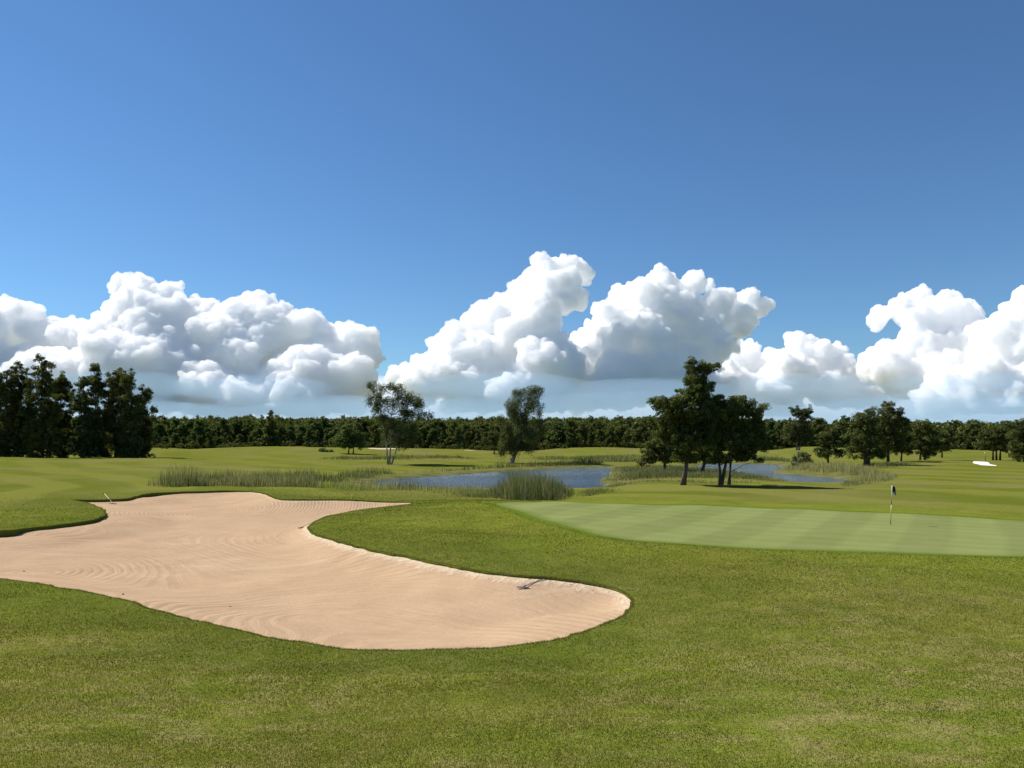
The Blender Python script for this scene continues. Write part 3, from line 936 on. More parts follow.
px_tree('pine_tree', 'small pine with leaning trunk seen between the trunks of the bank group', (701, 470), 106,
        [[(701, 471), (703.5, 462), (706, 450), (706, 436)]],
        [(700,444,13,8),(708,453,9,5),(695,454,8,5),(704,435,10,7)],
        PINE, PINE_BARK, 'pines on the pond bank', tr=.28, seed=5, clump=.5, per=60, size=.22)

# birches beyond the pond
px_tree('birch_tree', 'open airy birch with three pale stems beyond the left end of the pond', (389, 465), 140,
        [[(388, 465.5), (386, 445), (382, 420), (378, 395), (376, 385)], [(389.5, 465.5), (391, 440), (391.5, 415), (396, 390)], [(391, 465.5), (396, 450), (399, 435), (407, 405), (413, 395)]],
        [(376,386,6,3.5),(373,392,4,4),(380,399,5,6),(377,409,5,5),(383,419,6,6),(395,386,7,4),(401,395,7,5),(390,404,6,6),(411,397,5,5),(416,404,5,5),(405,411,9,8),(420,413,4,3),
         (428,415,4.5,3.5),(392,424,7,7),(406,427,9,8),(401,441,9,6),(387,436,5,6),(413,434,5,6),(371,400,2.5,3),(420,403,3,3)],
        BIRCH, BIRCH_BARK, 'birches beyond the pond', tr=.14, seed=6, clump=1.0, per=150, size=.17, dens=1.6, droop=1.0, depth=.7)
px_tree('birch_tree', 'dense birch leaning right on the far bank of the pond', (509, 463.5), 147,
        [[(509, 464), (515, 452), (520, 438), (524, 415), (530, 392)], [(512, 458), (518, 440), (516, 415), (518, 395)]],
        [(519,392,7,4),(533,391,8,4),(540,389,3,3),(513,402,7,6),(527,402,9,8),(538,402,4,7),(511,414,7,7),(524,418,11,8),(537,412,3.5,5),(541,421,4,5),(507,425,6,7),(520,432,12,8),
         (534,430,8,7),(508,438,8,7),(517,446,10,6),(502,449,5,4),(528,446,6,6),(500,418,2.5,3),(543,430,2.5,4)],
        BIRCH, BIRCH_BARK, 'birches beyond the pond', tr=.28, seed=7, clump=1.0, per=170, size=.16, dens=1.4, droop=1.4, depth=.8)
px_tree('young_tree', 'small round light green tree left of the open birch', (349, 456), 195,
        [[(348.5, 456.5), (349, 448), (348, 436)], [(353, 455.5), (354, 446)]],
        [(340,440,7,6),(350,432,8,6),(358,440,7,6),(348,445,10,5),(335,444,4,4),(361,447,4,4)], BROAD, DARK_BARK, None, tr=.16, seed=8, clump=.7, per=60, size=.26)
px_tree('young_tree', 'small low tree with reddish stem behind the leaning birch', (494, 456), 195,
        [[(494, 457), (494, 448), (493, 438)]],
        [(490,442,7,5),(496,436,7,5),(484,444,4,4),(500,445,5,4)], BIRCH, PINE_BARK, None, tr=.16, seed=9, clump=.7, per=50, size=.24)

# the tall dark trees at far left
def profile(cx, top, hw, bot, rng, lean=0):
    out = []; H = bot - top
    for i in range(int(hw * 3.3)):
        t = rng.random() ** .9
        w = hw * (.40 + .80 * min(1, t * 2.6)) * rng.uniform(.35, 1.0)
        s = rng.choice([-1, 1]); q = rng.uniform(2.4, 5.0)
        out.append((cx + s * w * .85, top + 5 + t * H * .95, q, q * rng.uniform(.7, 1.2)))
    for i in range(9):
        t = (i + .5) / 9; q = hw * rng.uniform(.38, .55) * (.5 + .5 * min(1, t * 3))
        out.append((cx + rng.uniform(-.3, .3) * hw, top + 4 + t * H, q, q * 1.1))
    out.append((cx + lean, top + 3, hw * .16, 4)); out.append((cx + rng.uniform(-.5, .5) * hw, top + 7, hw * .24, 4))
    return out
_r = np.random.default_rng(5)
LEFT = [(-52,385,24,'tall dark tree cut by the left edge of the picture',158),(-24,372,22,'broad dark tree partly outside the left edge',164),(6,371,15,'dark rounded tree nearest the left edge',157),(21,362,13,'dark pointed tree just left of the tallest one',160),
        (42,354,15,'tallest dark tree of the left group, its top a narrow spire',156),(60,372,13,'lower dark tree just right of the tallest left tree',163),
        (84,377,9,'slim dark tree at the left of the second clump',158),(95,363,12,'tall dark tree left of the birch pair in the second clump',160),(117,367,14,'dark tree with two round tops in the middle of the second clump',162),
        (131,371,10,'slim dark tree near the right of the second clump',158),(143,385,11,'shortest dark tree at the right end of the left group',163)]
for i, (cx, top, hw, lab, d) in enumerate(LEFT):
    bx = cx + _r.uniform(-2, 2)
    px_tree('alder_tree', lab, (bx, 458), d, [[(bx, 458.5), (bx + .5, 440), (cx, 420), (cx + .5, 395), (cx, top + 8)]],
            profile(cx, top, hw * 1.1, 455, _r), ALDER if i % 3 else BIRCH if i in (3, 6) else ALDER, BIRCH_BARK if i in (3, 7, 8) else DARK_BARK, 'tall trees at the far left', tr=.26, seed=20 + i,
            clump=.6, per=62, size=.22, dens=.95, depth=.9)

# trees on the right
px_tree('birch_tree', 'slim pale birch standing above the forest right of the pine group', (797, 455), 215,
        [[(797, 455.5), (797, 440), (796, 420)], [(799, 455), (803, 435), (808, 415)]],
        [(795,415,5,5),(808,416,4,6),(800,420,7,6),(803,430,9,8),(793,432,7,7),(800,443,10,7),(790,443,6,6)], BIRCH, BIRCH_BARK, None, tr=.2, seed=40, clump=.7, per=56, size=.26)
px_tree('pine_tree', 'dark bushy pine with short trunk beside the pale willow shrub', (828, 462.5), 138,
        [[(828, 463), (828, 450), (829, 432)]],
        [(830,429,5,3),(826,434,9,4),(836,436,7,4),(822,442,8,4),(833,444,10,5),(820,450,6,4),(829,453,10,4),(838,451,6,4),(842,442,3,3)], PINE, PINE_BARK, 'pines on the right', tr=.18, seed=41, clump=.5, per=62, size=.19)
px_tree('pine_tree', 'big dark two-trunk pine right of the pond, left of the tall pointed tree', (866, 467), 121,
        [[(865, 467.5), (865, 455), (866, 435), (868, 412)], [(868.5, 467.5), (868.5, 455), (872, 435)]],
        [(869,411,5,4),(863,417,8,5),(872,420,8,6),(858,424,8,5),(868,430,12,7),(856,438,9,6),(875,440,11,8),(864,446,13,7),(851,450,8,5),(878,454,9,6),(866,456,9,4),(849,457,5,3)],
        PINE, PINE_BARK, 'pines on the right', tr=.24, seed=42, clump=.5, per=46, size=.17, dens=1.15)
px_tree('alder_tree', 'tall tree with pointed top in the middle of the right hand group', (888, 462), 134,
        [[(888, 462.5), (888, 445), (888, 420), (887, 402)]],
        [(887,401,3,4),(887,408,6,6),(880,414,6,5),(896,412,5,6),(889,419,11,8),(899,422,8,7),(882,428,9,8),(895,433,11,9),(905,424,4,3),(886,442,11,8),(899,446,8,7),(880,452,6,5)],
        ALDER, DARK_BARK, None, tr=.22, seed=43, clump=.55, per=62, size=.19, dens=1.1)
px_tree('pine_tree', 'small pine with low thin trunk right of the tall pointed tree', (901, 462), 138,
        [[(901, 462.5), (901.5, 452), (903, 438)]],
        [(904,434,7,4),(910,440,6,4),(899,444,7,4),(906,450,9,4),(896,452,5,3)], PINE, PINE_BARK, 'pines on the right', tr=.15, seed=44, clump=.5, per=60, size=.19)
px_tree('pine_tree', 'round-topped dark pine between the right hand group and the fairway slope', (921, 461), 146,
        [[(920, 461.5), (920, 450), (922, 430)], [(925, 461), (925, 450), (928, 435)]],
        [(924,426,9,4),(932,430,6,5),(916,432,6,5),(926,437,12,6),(920,446,10,5),(934,446,7,6),(926,454,9,4),(913,444,4,4)], PINE, PINE_BARK, 'pines on the right', tr=.18, seed=45, clump=.55, per=60, size=.2)
px_tree('pine_tree', 'bushy pine just right of the round-topped pine', (942, 457.5), 170,
        [[(942, 458), (942, 448), (943, 436)]],
        [(943,433,6,4),(938,440,7,4),(948,441,7,4),(942,448,9,4)], PINE, PINE_BARK, 'pines on the right', tr=.16, seed=46, clump=.6, per=56, size=.22)
px_tree('pine_tree', 'pine with three bare stems behind the white bunker', (996, 461), 150,
        [[(993, 461.5), (993, 450), (990, 438)], [(996.5, 461.8), (997, 450), (998, 432)], [(1000, 461.3), (1000, 450), (1005, 438)]],
        [(993,430,6,4),(1001,430,6,4),(985,436,7,4),(996,438,9,5),(1006,438,6,4),(981,445,6,4),(992,447,9,4),(1004,448,6,4)], PINE, PINE_BARK, 'pines on the right', tr=.17, seed=47, clump=.55, per=60, size=.2)
px_tree('pine_tree', 'tall dark pine cut by the right edge of the picture', (1021, 462.5), 142,
        [[(1019, 463), (1019, 450), (1017, 430)], [(1025, 463), (1025, 445), (1027, 425)]],
        [(1016,424,4,4),(1026,422,6,4),(1032,427,6,5),(1014,434,6,4),(1024,436,10,6),(1012,445,5,4),(1022,448,12,6),(1038,440,8,7),(1020,457,8,4),(1036,453,8,5)], PINE, PINE_BARK, 'pines on the right', tr=.22, seed=48, clump=.55, per=62, size=.19)
px_tree('willow_shrub', 'pale green willow shrub on the bank between birch and bushy pine', (802, 460.5), 140, [[(802, 461), (802, 455)], [(800, 461), (797, 455)]],
        [(797,455,5,4),(804,452,6,4),(809,455,4,4),(801,457,7,3)], WILLOW, DARK_BARK, None, tr=.06, seed=49, cat='shrub', clump=.45, per=50, size=.17)
px_tree('willow_shrub', 'small pale bush at the foot of the bushy pine, nearer the water', (794, 466), 128, [[(794, 466.5), (794, 463)]],
        [(794,462,3.5,3),(797,464,3,2)], WILLOW, DARK_BARK, None, tr=.05, seed=50, cat='shrub', clump=.35, per=40, size=.15)
px_tree('willow_shrub', 'small grey green bush on the mound behind the young tree', (325, 455), 205, [[(325, 455.5), (325, 452)]],
        [(323,453,4,2.5),(329,454,4,2)], WILLOW, DARK_BARK, None, tr=.05, seed=51, cat='shrub', clump=.45, per=36, size=.2)

# ------------------------------------------------------------------ forest edge, tree by tree
def proto(kind, seed):
    rng = np.random.default_rng(seed)
    root = empty({'round': 'broadleaf_tree', 'pine': 'pine_tree', 'spruce': 'spruce_tree'}[kind], (0, 0, 0))
    bl = []
    if kind == 'spruce':
        for i in range(16):
            t = i / 15; w = .35 + 1.9 * (1 - t)
            for k in range(3 if t < .7 else 1):
                a = rng.uniform(0, 6.28); bl.append((math.cos(a) * w * .45, math.sin(a) * w * .45, .7 + t * 8.0, w * .6, w * .6, .5))
    elif kind == 'pine':
        for i in range(24):
            a = rng.uniform(0, 6.28); t = i / 23; w = 2.3 * (1.15 - .75 * t) * rng.uniform(.3, 1)
            bl.append((math.cos(a) * w, math.sin(a) * w, .7 + t * 7.6, rng.uniform(.7, 1.3), rng.uniform(.7, 1.3), rng.uniform(.4, .8)))
    else:
        for i in range(24):
            a = rng.uniform(0, 6.28); t = i / 23; w = 2.4 * math.sin((t * .72 + .25) * math.pi) ** .7 * rng.uniform(.4, 1)
            bl.append((math.cos(a) * w, math.sin(a) * w, .6 + t * 7.2, rng.uniform(.8, 1.4), rng.uniform(.8, 1.4), rng.uniform(.6, 1.2)))
    mb = MB(); mb.tube([(0, 0, -.3), (.05, 0, 3), (0, .1, 7.5)], [.2, .15, .04], 6)
    mb.build('trunk', PINE_BARK if kind != 'round' else DARK_BARK, root)
    crown_obj('crown', bl, {'round': BROAD, 'pine': PINE, 'spruce': PINE}[kind], rng, root, clump=.5, per=22, size=.34, dens=.85)
    return root
protos = [proto('round', 60), proto('round', 61), proto('round', 62), proto('pine', 63), proto('pine', 64), proto('pine', 65), proto('spruce', 66)]
used = set()
_r = np.random.default_rng(77)
KL = {'broadleaf_tree': 'round green broadleaf tree in the forest edge beyond the fairways',
      'pine_tree': 'dark ragged pine in the forest edge beyond the fairways',
      'spruce_tree': 'narrow dark spruce in the forest edge beyond the fairways'}
KG = {'broadleaf_tree': 'broadleaf trees of the forest edge', 'pine_tree': 'pines of the forest edge', 'spruce_tree': 'spruces of the forest edge'}
def plant(px, d, h, i, label=None):
    x = at(px, 450, d)[0]
    z = float(land(np.array([x]), np.array([d]))[0])
    s = h / 9.0; w = s * _r.uniform(.9, 1.25)
    p = protos[i]
    if i not in used:
        used.add(i); o = p; o.location = (x, d, z); o.rotation_euler = (0, 0, _r.uniform(0, 6.28)); o.scale = (w, w, s)
    else:
        o = copy_tree(p, (x, d, z), _r.uniform(0, 6.28), (w, w, s))
    base = o.name.split('.')[0]
    tag(o, label or KL[base], 'tree', None if label else KG[base])
for row, (d0, step, hh) in enumerate(((268, 8.5, 7.2), (286, 8.5, 8.6))):
    px = -70.0
    while px < 1100:
        left = px < 640
        i = int(_r.choice([0, 1, 2, 3, 4] if left and px < 340 else [0, 1, 3, 4, 5, 5, 6] if left else [3, 4, 5, 5, 0, 6]))
        if not (640 < px < 655 and row == 0):
            plant(px, d0 + _r.uniform(-5, 7) - (18 if px > 930 else 0), hh * _r.uniform(.72, 1.2) * (1 + .28 * float(vnoise(np.array([px / 34.]), np.array([row * 3.3]), 71)[0])) * (.8 if 610 < px < 700 else 1), i)
        px += step * _r.uniform(.7, 1.3)
plant(270, 262, 12.0, 6, 'narrow dark spruce rising above the forest edge over the middle mound')

# far-off wood: one mass
_r = np.random.default_rng(99)
pts_ = []
for d0 in (305, 325, 350, 380, 420, 470, 530, 600, 690, 800):
    wpx = 3.0 * 765 / d0
    for px in np.arange(-160, 1190, wpx * 1.15):
        dd = d0 + _r.uniform(-12, 12); q = at(px + _r.uniform(-.4, .4) * wpx, 440, dd)
        hgt = np.interp(dd, [300, 420, 600, 850], [10.0, 13.0, 17.0, 20.5]) * _r.uniform(.80, 1.10) * (1 + .10 * float(vnoise(np.array([px / 45.]), np.array([d0 / 90.]), 9)[0]))
        if px > 760: hgt *= np.interp(dd, [300, 600], [.98, .72])
        if 615 < px < 660: hgt *= 1.05
        pts_.append((q[0], dd, hgt))
pts_ = np.array(pts_)
zz = land(pts_[:, 0], pts_[:, 1])
bl = []
for (x, y, h), z in zip(pts_, zz):
    w = _r.uniform(2.2, 3.4)
    bl.append((x, y, z + h - w * .9, w, w, w * .9)); bl.append((x + _r.uniform(-1, 1), y + _r.uniform(-1, 1), z + h * .62, w * 1.2, w * 1.2, h * .25))
    if y < 370: bl.append((x + _r.uniform(-1, 1), y, z + h * .2, w * 1.2, w, h * .2))
wood = crown_obj('far_wood', bl, PINE, _r, None, clump=1.5, per=28, size=.8, dens=1.0)
tag(wood, 'far-off dark wood along the whole horizon behind the forest edge', 'wood', kind='stuff')

_r = np.random.default_rng(123)
bl = []
for px in np.arange(-80, 1110, 2.6):
    d = 262 + _r.uniform(-2, 16) - (16 if px > 930 else 0); p = at(px, 450, d); w = _r.uniform(.8, 1.5)
    bl.append((p[0], d, float(land(np.array([p[0]]), np.array([d]))[0]) + w * .5, w * 1.2, w, w * _r.uniform(.6, 1.2)))
under = crown_obj('undergrowth', bl, ALDER, _r, None, clump=.5, per=24, size=.32, dens=.9)
tag(under, 'dark bushes and saplings filling the foot of the forest edge', 'undergrowth', kind='stuff')

# ------------------------------------------------------------------ reeds and grass
def blades(P, H, W, rng, lean=.25, tone=None):
    """upright two-segment blades at points P"""
    n = len(P); a = rng.uniform(0, 2 * math.pi, n)
    s = np.stack([np.cos(a), np.sin(a), np.zeros(n)], 1) * (W / 2)[:, None]
    b = rng.uniform(0, 2 * math.pi, n)
    l = np.stack([np.cos(b), np.sin(b), np.zeros(n)], 1) * (H * rng.uniform(0, lean, n))[:, None]
    up = np.array((0, 0, 1.0))
    m = P + l * .3 + up * (H * .55)[:, None]; t = P + l + up * (H * rng.uniform(.85, 1, n))[:, None]
    V = np.stack([P - s, P + s, m + s * .8, m - s * .8, t], 1).reshape(-1, 3)
    i = np.arange(n)[:, None] * 5
    F3 = np.concatenate([i + (0, 1, 2), i + (0, 2, 3), i + (3, 2, 4)])
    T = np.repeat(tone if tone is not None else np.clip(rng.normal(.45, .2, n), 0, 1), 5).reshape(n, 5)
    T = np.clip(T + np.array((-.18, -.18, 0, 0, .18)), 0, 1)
    return V, F3, T.ravel()

def reed_bed(label, outline_px, hrange, per_m2, mat, seed, width=.035, tone=.45, name='reed_bed'):
    """reeds over a patch of bank whose outline is given in photo pixels on the ground"""
    rng = np.random.default_rng(seed)
    pg = catmull([hit(*p) if True else None for p in outline_px], 1.5)
    x0, y0 = pg.min(0)[:2]; x1, y1 = pg.max(0)[:2]
    per_m2 *= 1.7; width *= .68
    n = int((x1 - x0) * (y1 - y0) * per_m2)
    x = rng.uniform(x0, x1, n); y = rng.uniform(y0, y1, n)
    k = inside(pg, x, y)
    k &= (vnoise(x / 1.6, y / 1.6, seed) + vnoise(x / .5, y / .5, seed + 1) * .5) > rng.uniform(-1.3, .5, n)
    de = edge_dist(pg, x, y)[0]; k &= rng.random(n) < .12 + .88 * smooth(0, .55 * de[k].max(), de)
    x, y = x[k], y[k]
    if not len(x): print('EMPTY BED', label); return
    dd = edge_dist(pg, x, y)[0]
    H = (hrange[0] + (hrange[1] - hrange[0]) * rng.random(len(x)) ** 1.6) * (.45 + .55 * smooth(0, .7 * dd.max(), dd)) * (1 + .38 * vnoise(x / 2.2, y / 2.2, seed + 2) + .15 * vnoise(x / 6, y / 6, seed + 7))
    P = np.column_stack([x, y, land(x, y) - .03])
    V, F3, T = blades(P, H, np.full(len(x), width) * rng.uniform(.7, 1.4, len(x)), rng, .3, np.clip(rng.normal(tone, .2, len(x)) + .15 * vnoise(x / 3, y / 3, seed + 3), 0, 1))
    o = make_obj(name, V, F3, (mat,)); attr(o, 'tone', T)
    return tag(o, label, 'reeds', kind='stuff')

reed_bed('short green grey reeds on the near bank left of the pond', [(205,484),(250,484),(310,486),(330,488.5),(280,488.5),(220,487),(205,487)], (.8, 1.8), 42, REED_DARK, 216, .045, .68)
reed_bed('tall dense grey green reed clump at the left end of the near bank', [(146,484.5),(180,483),(212,484),(215,487),(190,487),(160,486.7)], (1.1, 2.7), 40, REED_DARK, 201, .05, .6)
reed_bed('darker green reeds behind the tall near bank reeds', [(190,478),(250,477),(330,478),(356,479.5),(350,482),(330,483),(260,482.5),(200,482)], (.5, 1.5), 22, REED_DARK, 202, .05, .35)
reed_bed('short pale reeds along the near shore left of the dark clump', [(320,486.5),(380,487.5),(440,489.5),(500,490),(500,494),(440,494),(380,491),(330,490)], (.4, 1.2), 18, REED, 203, .04, .6)
reed_bed('dark brown green reed clump on the near shore in the middle', [(488,493),(530,489.5),(568,491),(574,496),(560,500.5),(525,500.5),(492,498)], (.9, 2.4), 56, REED_DARK, 204, .045, .42)
reed_bed('low weedy grass between the dark reed clump and the fairway', [(440,494),(500,493),(505,498),(570,499),(575,491),(604,489.5),(625,490),(610,494),(575,498.5),(500,499),(450,497)], (.3, .75), 45, REED, 205, .03, .42)
reed_bed('green reeds standing along the far shore below the birches', [(398,474.5),(440,472),(500,468.5),(545,467.2),(600,465.2),(600,463.2),(540,464.8),(480,468),(430,471.5)], (.7, 1.6), 14, REED_DARK, 206, .07, .38)
reed_bed('reed fringe on the low bank left of the open birch', [(330,478),(372,479),(385,476),(400,474),(380,472),(340,474)], (.5, 1.1), 16, REED, 207, .06, .4)
reed_bed('mixed brown green reeds covering the low spit behind the pine trunks', [(608,482),(650,479.5),(700,478.5),(740,479.5),(782,482),(782,479),(765,476.3),(738,473.4),(712,470.2),(693,467.5),(650,467.5),(612,468),(612,473),(606,478)], (.45, 1.0), 26, REED_DARK, 208, .06, .52)
reed_bed('low reeds on the near edge of water below the pine group', [(605,486.5),(640,481),(700,481),(740,482),(775,484.5),(700,483.2),(640,483.5),(612,488)], (.2, .5), 22, REED, 209, .04, .45)
reed_bed('reeds along the far bank behind the pine group', [(600,463),(650,463),(700,461.5),(760,461.5),(790,463),(790,460.5),(740,459),(660,460),(605,461)], (.7, 1.4), 16, REED, 210, .08, .4)
reed_bed('straw coloured reeds on the point right of the pine group', [(783,469.5),(790,466),(820,466),(860,468),(890,472),(880,477),(850,477.5),(835,475.5),(812,473.5),(795,472.5)], (.7, 1.5), 22, REED, 211, .05, .72)
reed_bed('thin pale reeds at the right end of the pond', [(835,484),(860,480),(890,475),(905,476),(895,481),(870,484),(845,486)], (.5, 1.1), 20, REED, 212, .04, .66)
reed_bed('rough grass at the foot of the far right trees', [(850,466),(880,463),(905,462),(925,464),(900,468),(870,469)], (.3, .7), 16, REED, 213, .05, .5)
reed_bed('long rough grass on the mound left of the birches', [(320,457),(380,457),(470,458),(470,460),(400,460),(330,459)], (.4, .9), 8, REED, 214, .08, .35)
reed_bed('long rough grass on the mound beyond the leaning birch', [(530,457),(640,456),(640,459),(560,460),(530,459)], (.4, .9), 8, REED, 215, .08, .35)

# mown rough in front: blades thinning out with distance
_r = np.random.default_rng(300)
NB = 1350000
u = _r.random(NB); r = 6.6 * (78 / 6.6) ** u
th = _r.uniform(R(-50), R(50), NB)
x, y = np.sin(th) * r, np.cos(th) * r
k = ~inside(BUNKER, x, y) & ~inside(GREEN, x, y) & ((r < 44) | ((_r.random(NB) < smooth(78, 44, r)) & (x < 2)))
x, y, r = x[k], y[k], r[k]
dg_ = edge_dist(GREEN[::4], x, y)[0]; k = dg_ > .35; x, y, r = x[k], y[k], r[k]
db_, _ = edge_dist(BUNKER[::2], x, y)
k = (db_ > .05); x, y, r, db_ = x[k], y[k], r[k], db_[k]
z = land(x, y)
pn = vnoise(x / .8, y / .8, 31) * .6 + vnoise(x / .27, y / .27, 32) * .35 + vnoise(x / 3.5, y / 3.5, 33) * .5
H = np.maximum(.024 + .013 * pn, .013) * (r / 8) ** .35 * _r.uniform(.5, 1.3, len(x)); W = .0050 * (r / 8) ** .85 * _r.uniform(.7, 1.4, len(x))
pn2 = vnoise(x / 6 + 3, y / 6, 34) * .5 + vnoise(x / 2, y / 2, 35) * .5
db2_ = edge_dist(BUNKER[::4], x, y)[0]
tone = np.clip(.45 + .26 * pn2 - .13 * smooth(7, 2, db2_) + .30 * pn * np.clip(26 / r, 0, 1) + _r.normal(0, .17, len(x)), 0, 1)  # darker blades near the bunker carry the bank's soft shading in their tone
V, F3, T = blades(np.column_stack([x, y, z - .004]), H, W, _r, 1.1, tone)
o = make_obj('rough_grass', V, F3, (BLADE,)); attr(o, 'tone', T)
tag(o, 'short patchy green and straw coloured grass covering the slope in front', 'grass', kind='stuff')
# ragged grass hanging over the bunker edge
i = _r.integers(0, nB, 60000); f = _r.random(60000)
j = (i + 1) % nB
ex = BUNKER[i, 0] * (1 - f) + BUNKER[j, 0] * f; ey = BUNKER[i, 1] * (1 - f) + BUNKER[j, 1] * f
off = -_r.random(60000) * .12 + .02
rag = vnoise(ex / .35, ey / .35, 41) * .05
ex = ex + inn[i, 0] * (off * .8 + rag * .3); ey = ey + inn[i, 1] * (off * .8 + rag * .3)
k = (np.abs(ex) < ey * .75)
ex, ey, off = ex[k], ey[k], off[k]
H = _r.uniform(.02, .055, len(ex)) * (1 + 8 * np.abs(rag[k]))
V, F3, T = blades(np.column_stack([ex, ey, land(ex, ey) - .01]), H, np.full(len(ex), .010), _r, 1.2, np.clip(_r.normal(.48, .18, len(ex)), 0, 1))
o = make_obj('edge_grass', V, F3, (BLADE,)); attr(o, 'tone', T)
tag(o, 'ragged longer grass along the edge of the sand bunker', 'grass', kind='stuff')
# ------------------------------------------------------------------ flagstick, rakes, small things
def plain(name, c, rough=.6):
    m, nt, N, L, B = new_mat(name)
    L.new(mixc(nt, 1, c, ramp(nt, nz(nt, 12, 3, .6), [(.3, .85), (.7, 1.1)]), 'MULTIPLY'), B.inputs['Base Color'])
    B.inputs['Roughness'].default_value = rough
    return m
POLE_W, POLE_D, POLE_Y = plain('pole_white', (.75, .74, .68), .4), plain('pole_dark', (.07, .05, .025), .4), plain('pole_yellow', (.70, .68, .32), .4)
FLAG_M, FLAG_G = plain('flag_navy', (.012, .014, .03), .8), plain('flag_grey', (.35, .35, .42), .8)
HANDLE_PALE, HANDLE_GREY, HEAD_GREY, HEAD_DARK = plain('handle_pale', (.70, .66, .52)), plain('handle_grey', (.17, .14, .13)), plain('head_grey', (.20, .24, .28)), plain('head_dark', (.05, .035, .03))
STONE = plain('clod', (.05, .04, .03), .9)

bx, by = hit(890.5, 524)
bz = float(land(np.array([bx]), np.array([by]))[0])
root = empty('flagstick', (bx, by, bz)); tag(root, 'banded golf flagstick with limp dark flag standing on the putting green', 'flagstick')
top = at(892.2, 484.6, by) - (bx, by, bz)
tz = float(top[2])
lean = np.array((top[0], 0, tz))
for nm, a, b, m in (('pole_band', -.1, .235, POLE_D), ('pole_band', .235, .49, POLE_Y), ('pole_band', .49, .67, POLE_D), ('pole_band', .67, 1.0, POLE_W)):
    mb = MB(); mb.tube([lean * a, lean * b], [.017, .017], 8); mb.build(nm, m, root)
mb = MB(); mb.tube([lean * .99, lean * 1.012], [.028, .02], 8); mb.build('pole_cap', POLE_D, root)
def cloth(u0, v0, v1, w0, w1, name, m):
    vs, fs = [], []
    nu, nv_ = 14, 10
    for side in (0, .004):
        for i in range(nu):
            u = i / (nu - 1)
            for jj in range(nv_):
                v = jj / (nv_ - 1)
                w = w0 + (w1 - w0) * v
                zz = v0 + (v1 - v0) * v - u * .16 * (1 + .3 * math.sin(u * 6)) - .05 * u * v
                xx = .02 + u * w * (1 - .25 * v)
                yy = .055 * math.sin(u * 9 + v * 1.2) * (.3 + u) + side
                vs.append(lean * ((tz + zz) / tz) * (1, 1, 1) + (xx, yy, 0))
    for s in range(2):
        for i in range(nu - 1):
            for jj in range(nv_ - 1):
                a = s * nu * nv_ + i * nv_ + jj; q = (a, a + 1, a + nv_ + 1, a + nv_); fs.append(q if s else q[::-1])
    def rim(ids):
        for a, b in zip(ids[:-1], ids[1:]): fs.append((a, b, b + nu * nv_, a + nu * nv_))
    rim([jj for jj in range(nv_)]); rim([(nu - 1) * nv_ + jj for jj in range(nv_)][::-1])
    rim([i * nv_ for i in range(nu)][::-1]); rim([i * nv_ + nv_ - 1 for i in range(nu)])
    return make_obj(name, vs, fs, (m,), root, True)
cloth(0, -.02, -.30, .17, .22, 'flag', FLAG_M)
cloth(0, -.305, -.40, .215, .235, 'flag_edge', FLAG_G)
# the cup
mb = MB(); mb.tube([(0, 0, .006), (0, 0, .012)], [.054, .054], 16); mb.build('cup_rim', POLE_D, root)

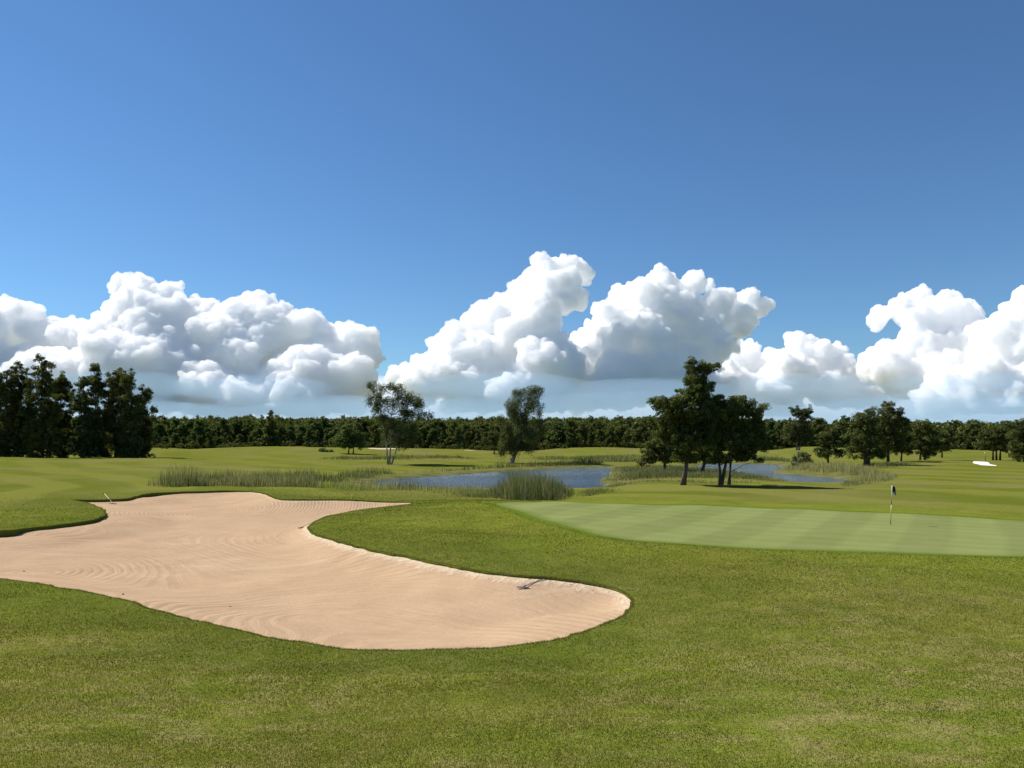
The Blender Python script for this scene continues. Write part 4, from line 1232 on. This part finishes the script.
def sand_or_land(x, y):
    if inside(BUNKER, np.array([x]), np.array([y]))[0]: return float(sand_z(np.array([x]), np.array([y]))[0][0])
    return float(land(np.array([x]), np.array([y]))[0])
def sandfn(x, y): return sand_z(np.atleast_1d(x), np.atleast_1d(y))[0]
def rake(label, head_px, tip, head_dir, hm, headm, width=.5, sag=0.0):
    hx, hy = hit(*head_px, fn=lambda x, y: sandfn(x, y))
    hz = sand_or_land(hx, hy)
    root = empty('bunker_rake', (hx, hy, hz)); tag(root, label, 'rake', 'rakes left at the bunker')
    t = np.array(tip) - (hx, hy, hz)
    mb = MB(); neck = np.array((0, 0, .06))
    mid = neck * .5 + t * .5 - (0, 0, sag)
    mb.tube([neck, mid, t], [.015, .013, .012], 8); mb.build('handle', hm, root)
    u = np.array((math.cos(head_dir), math.sin(head_dir), 0)); mb = MB()
    w = np.array((-u[1], u[0], 0))
    P = [-u * width / 2, u * width / 2]
    b0 = len(mb.v)
    for s in (-1, 1):
        for dy_, dz_ in ((-.02, .03), (.02, .03), (.02, .062), (-.02, .062)):
            mb.v.append(u * s * width / 2 + w * dy_ + np.array((0, 0, dz_)))
    mb.f += [(0, 1, 2, 3), (7, 6, 5, 4), (0, 4, 5, 1), (1, 5, 6, 2), (2, 6, 7, 3), (3, 7, 4, 0)]
    for k in range(9):
        c = u * (k / 8 - .5) * width * .94
        mb.tube([c + (0, 0, .045), c + w * .012 + np.array((0, 0, -.03))], [.010, .005], 5)
    mb.build('head', headm, root, False)
    mb = MB(); mb.tube([neck - t / np.linalg.norm(t) * .03, neck + t / np.linalg.norm(t) * .12], [.028, .024], 8); mb.build('socket', headm, root)
    return root
def tip_at(px, py, up=.04):
    x, y = hit(px, py, fn=land); return (x, y, sand_or_land(x, y) + up)
rake('grey bunker rake lying in the sand with its handle over the right hand edge', (523, 588.5), tip_at(545, 577), R(-12), HANDLE_GREY, HEAD_GREY, .38)
rake('pale handled bunker rake propped against the lip at the far left of the sand', (113, 504.2), tip_at(104.3, 496.8, .25), R(-3), HANDLE_PALE, HEAD_DARK, .55)
rake('dark bunker rake lying beside the tip of the grass tongue', (301, 528.6), tip_at(327, 516.0, .10), R(10), HANDLE_GREY, HEAD_DARK, .34)

for (px, py, r, lab) in ((24, 571.5, .04, 'small dark clod on the sand near the left edge of the picture'), (123, 594.5, .04, 'small dark clod at the near grass edge of the sand'), (230, 606.5, .032, 'small dark clod on open sand in the left half of the bunker')):
    x, y = hit(px, py, fn=lambda a, b: sandfn(a, b)); zc = sand_or_land(x, y)
    v = ico(2)[0]; f = ico(2)[1]
    rg = np.random.default_rng(int(px))
    v = v * (r, r * .8, r * .6) * (1 + .25 * np.sin(v @ rg.normal(size=(3, 1)) * 4 + 1))
    o = make_obj('clod', v, f, (STONE,), None, True); o.location = (x, y, zc + r * .25); tag(o, lab, 'clod', 'clods on the bunker sand')

# marker post by the white bunker
x, y = hit(985.3, 460.5); z = sand_or_land(x, y)
root = empty('marker_post', (x, y, z)); tag(root, 'slim dark marker post with pale top beside the white bunker', 'post')
mb = MB(); mb.tube([(0, 0, -.1), (0, 0, 1.25)], [.055, .05], 8); mb.build('shaft', POLE_D, root)
mb = MB(); mb.tube([(0, 0, 1.25), (0, 0, 1.6)], [.06, .055], 8); mb.build('post_top', POLE_Y, root)
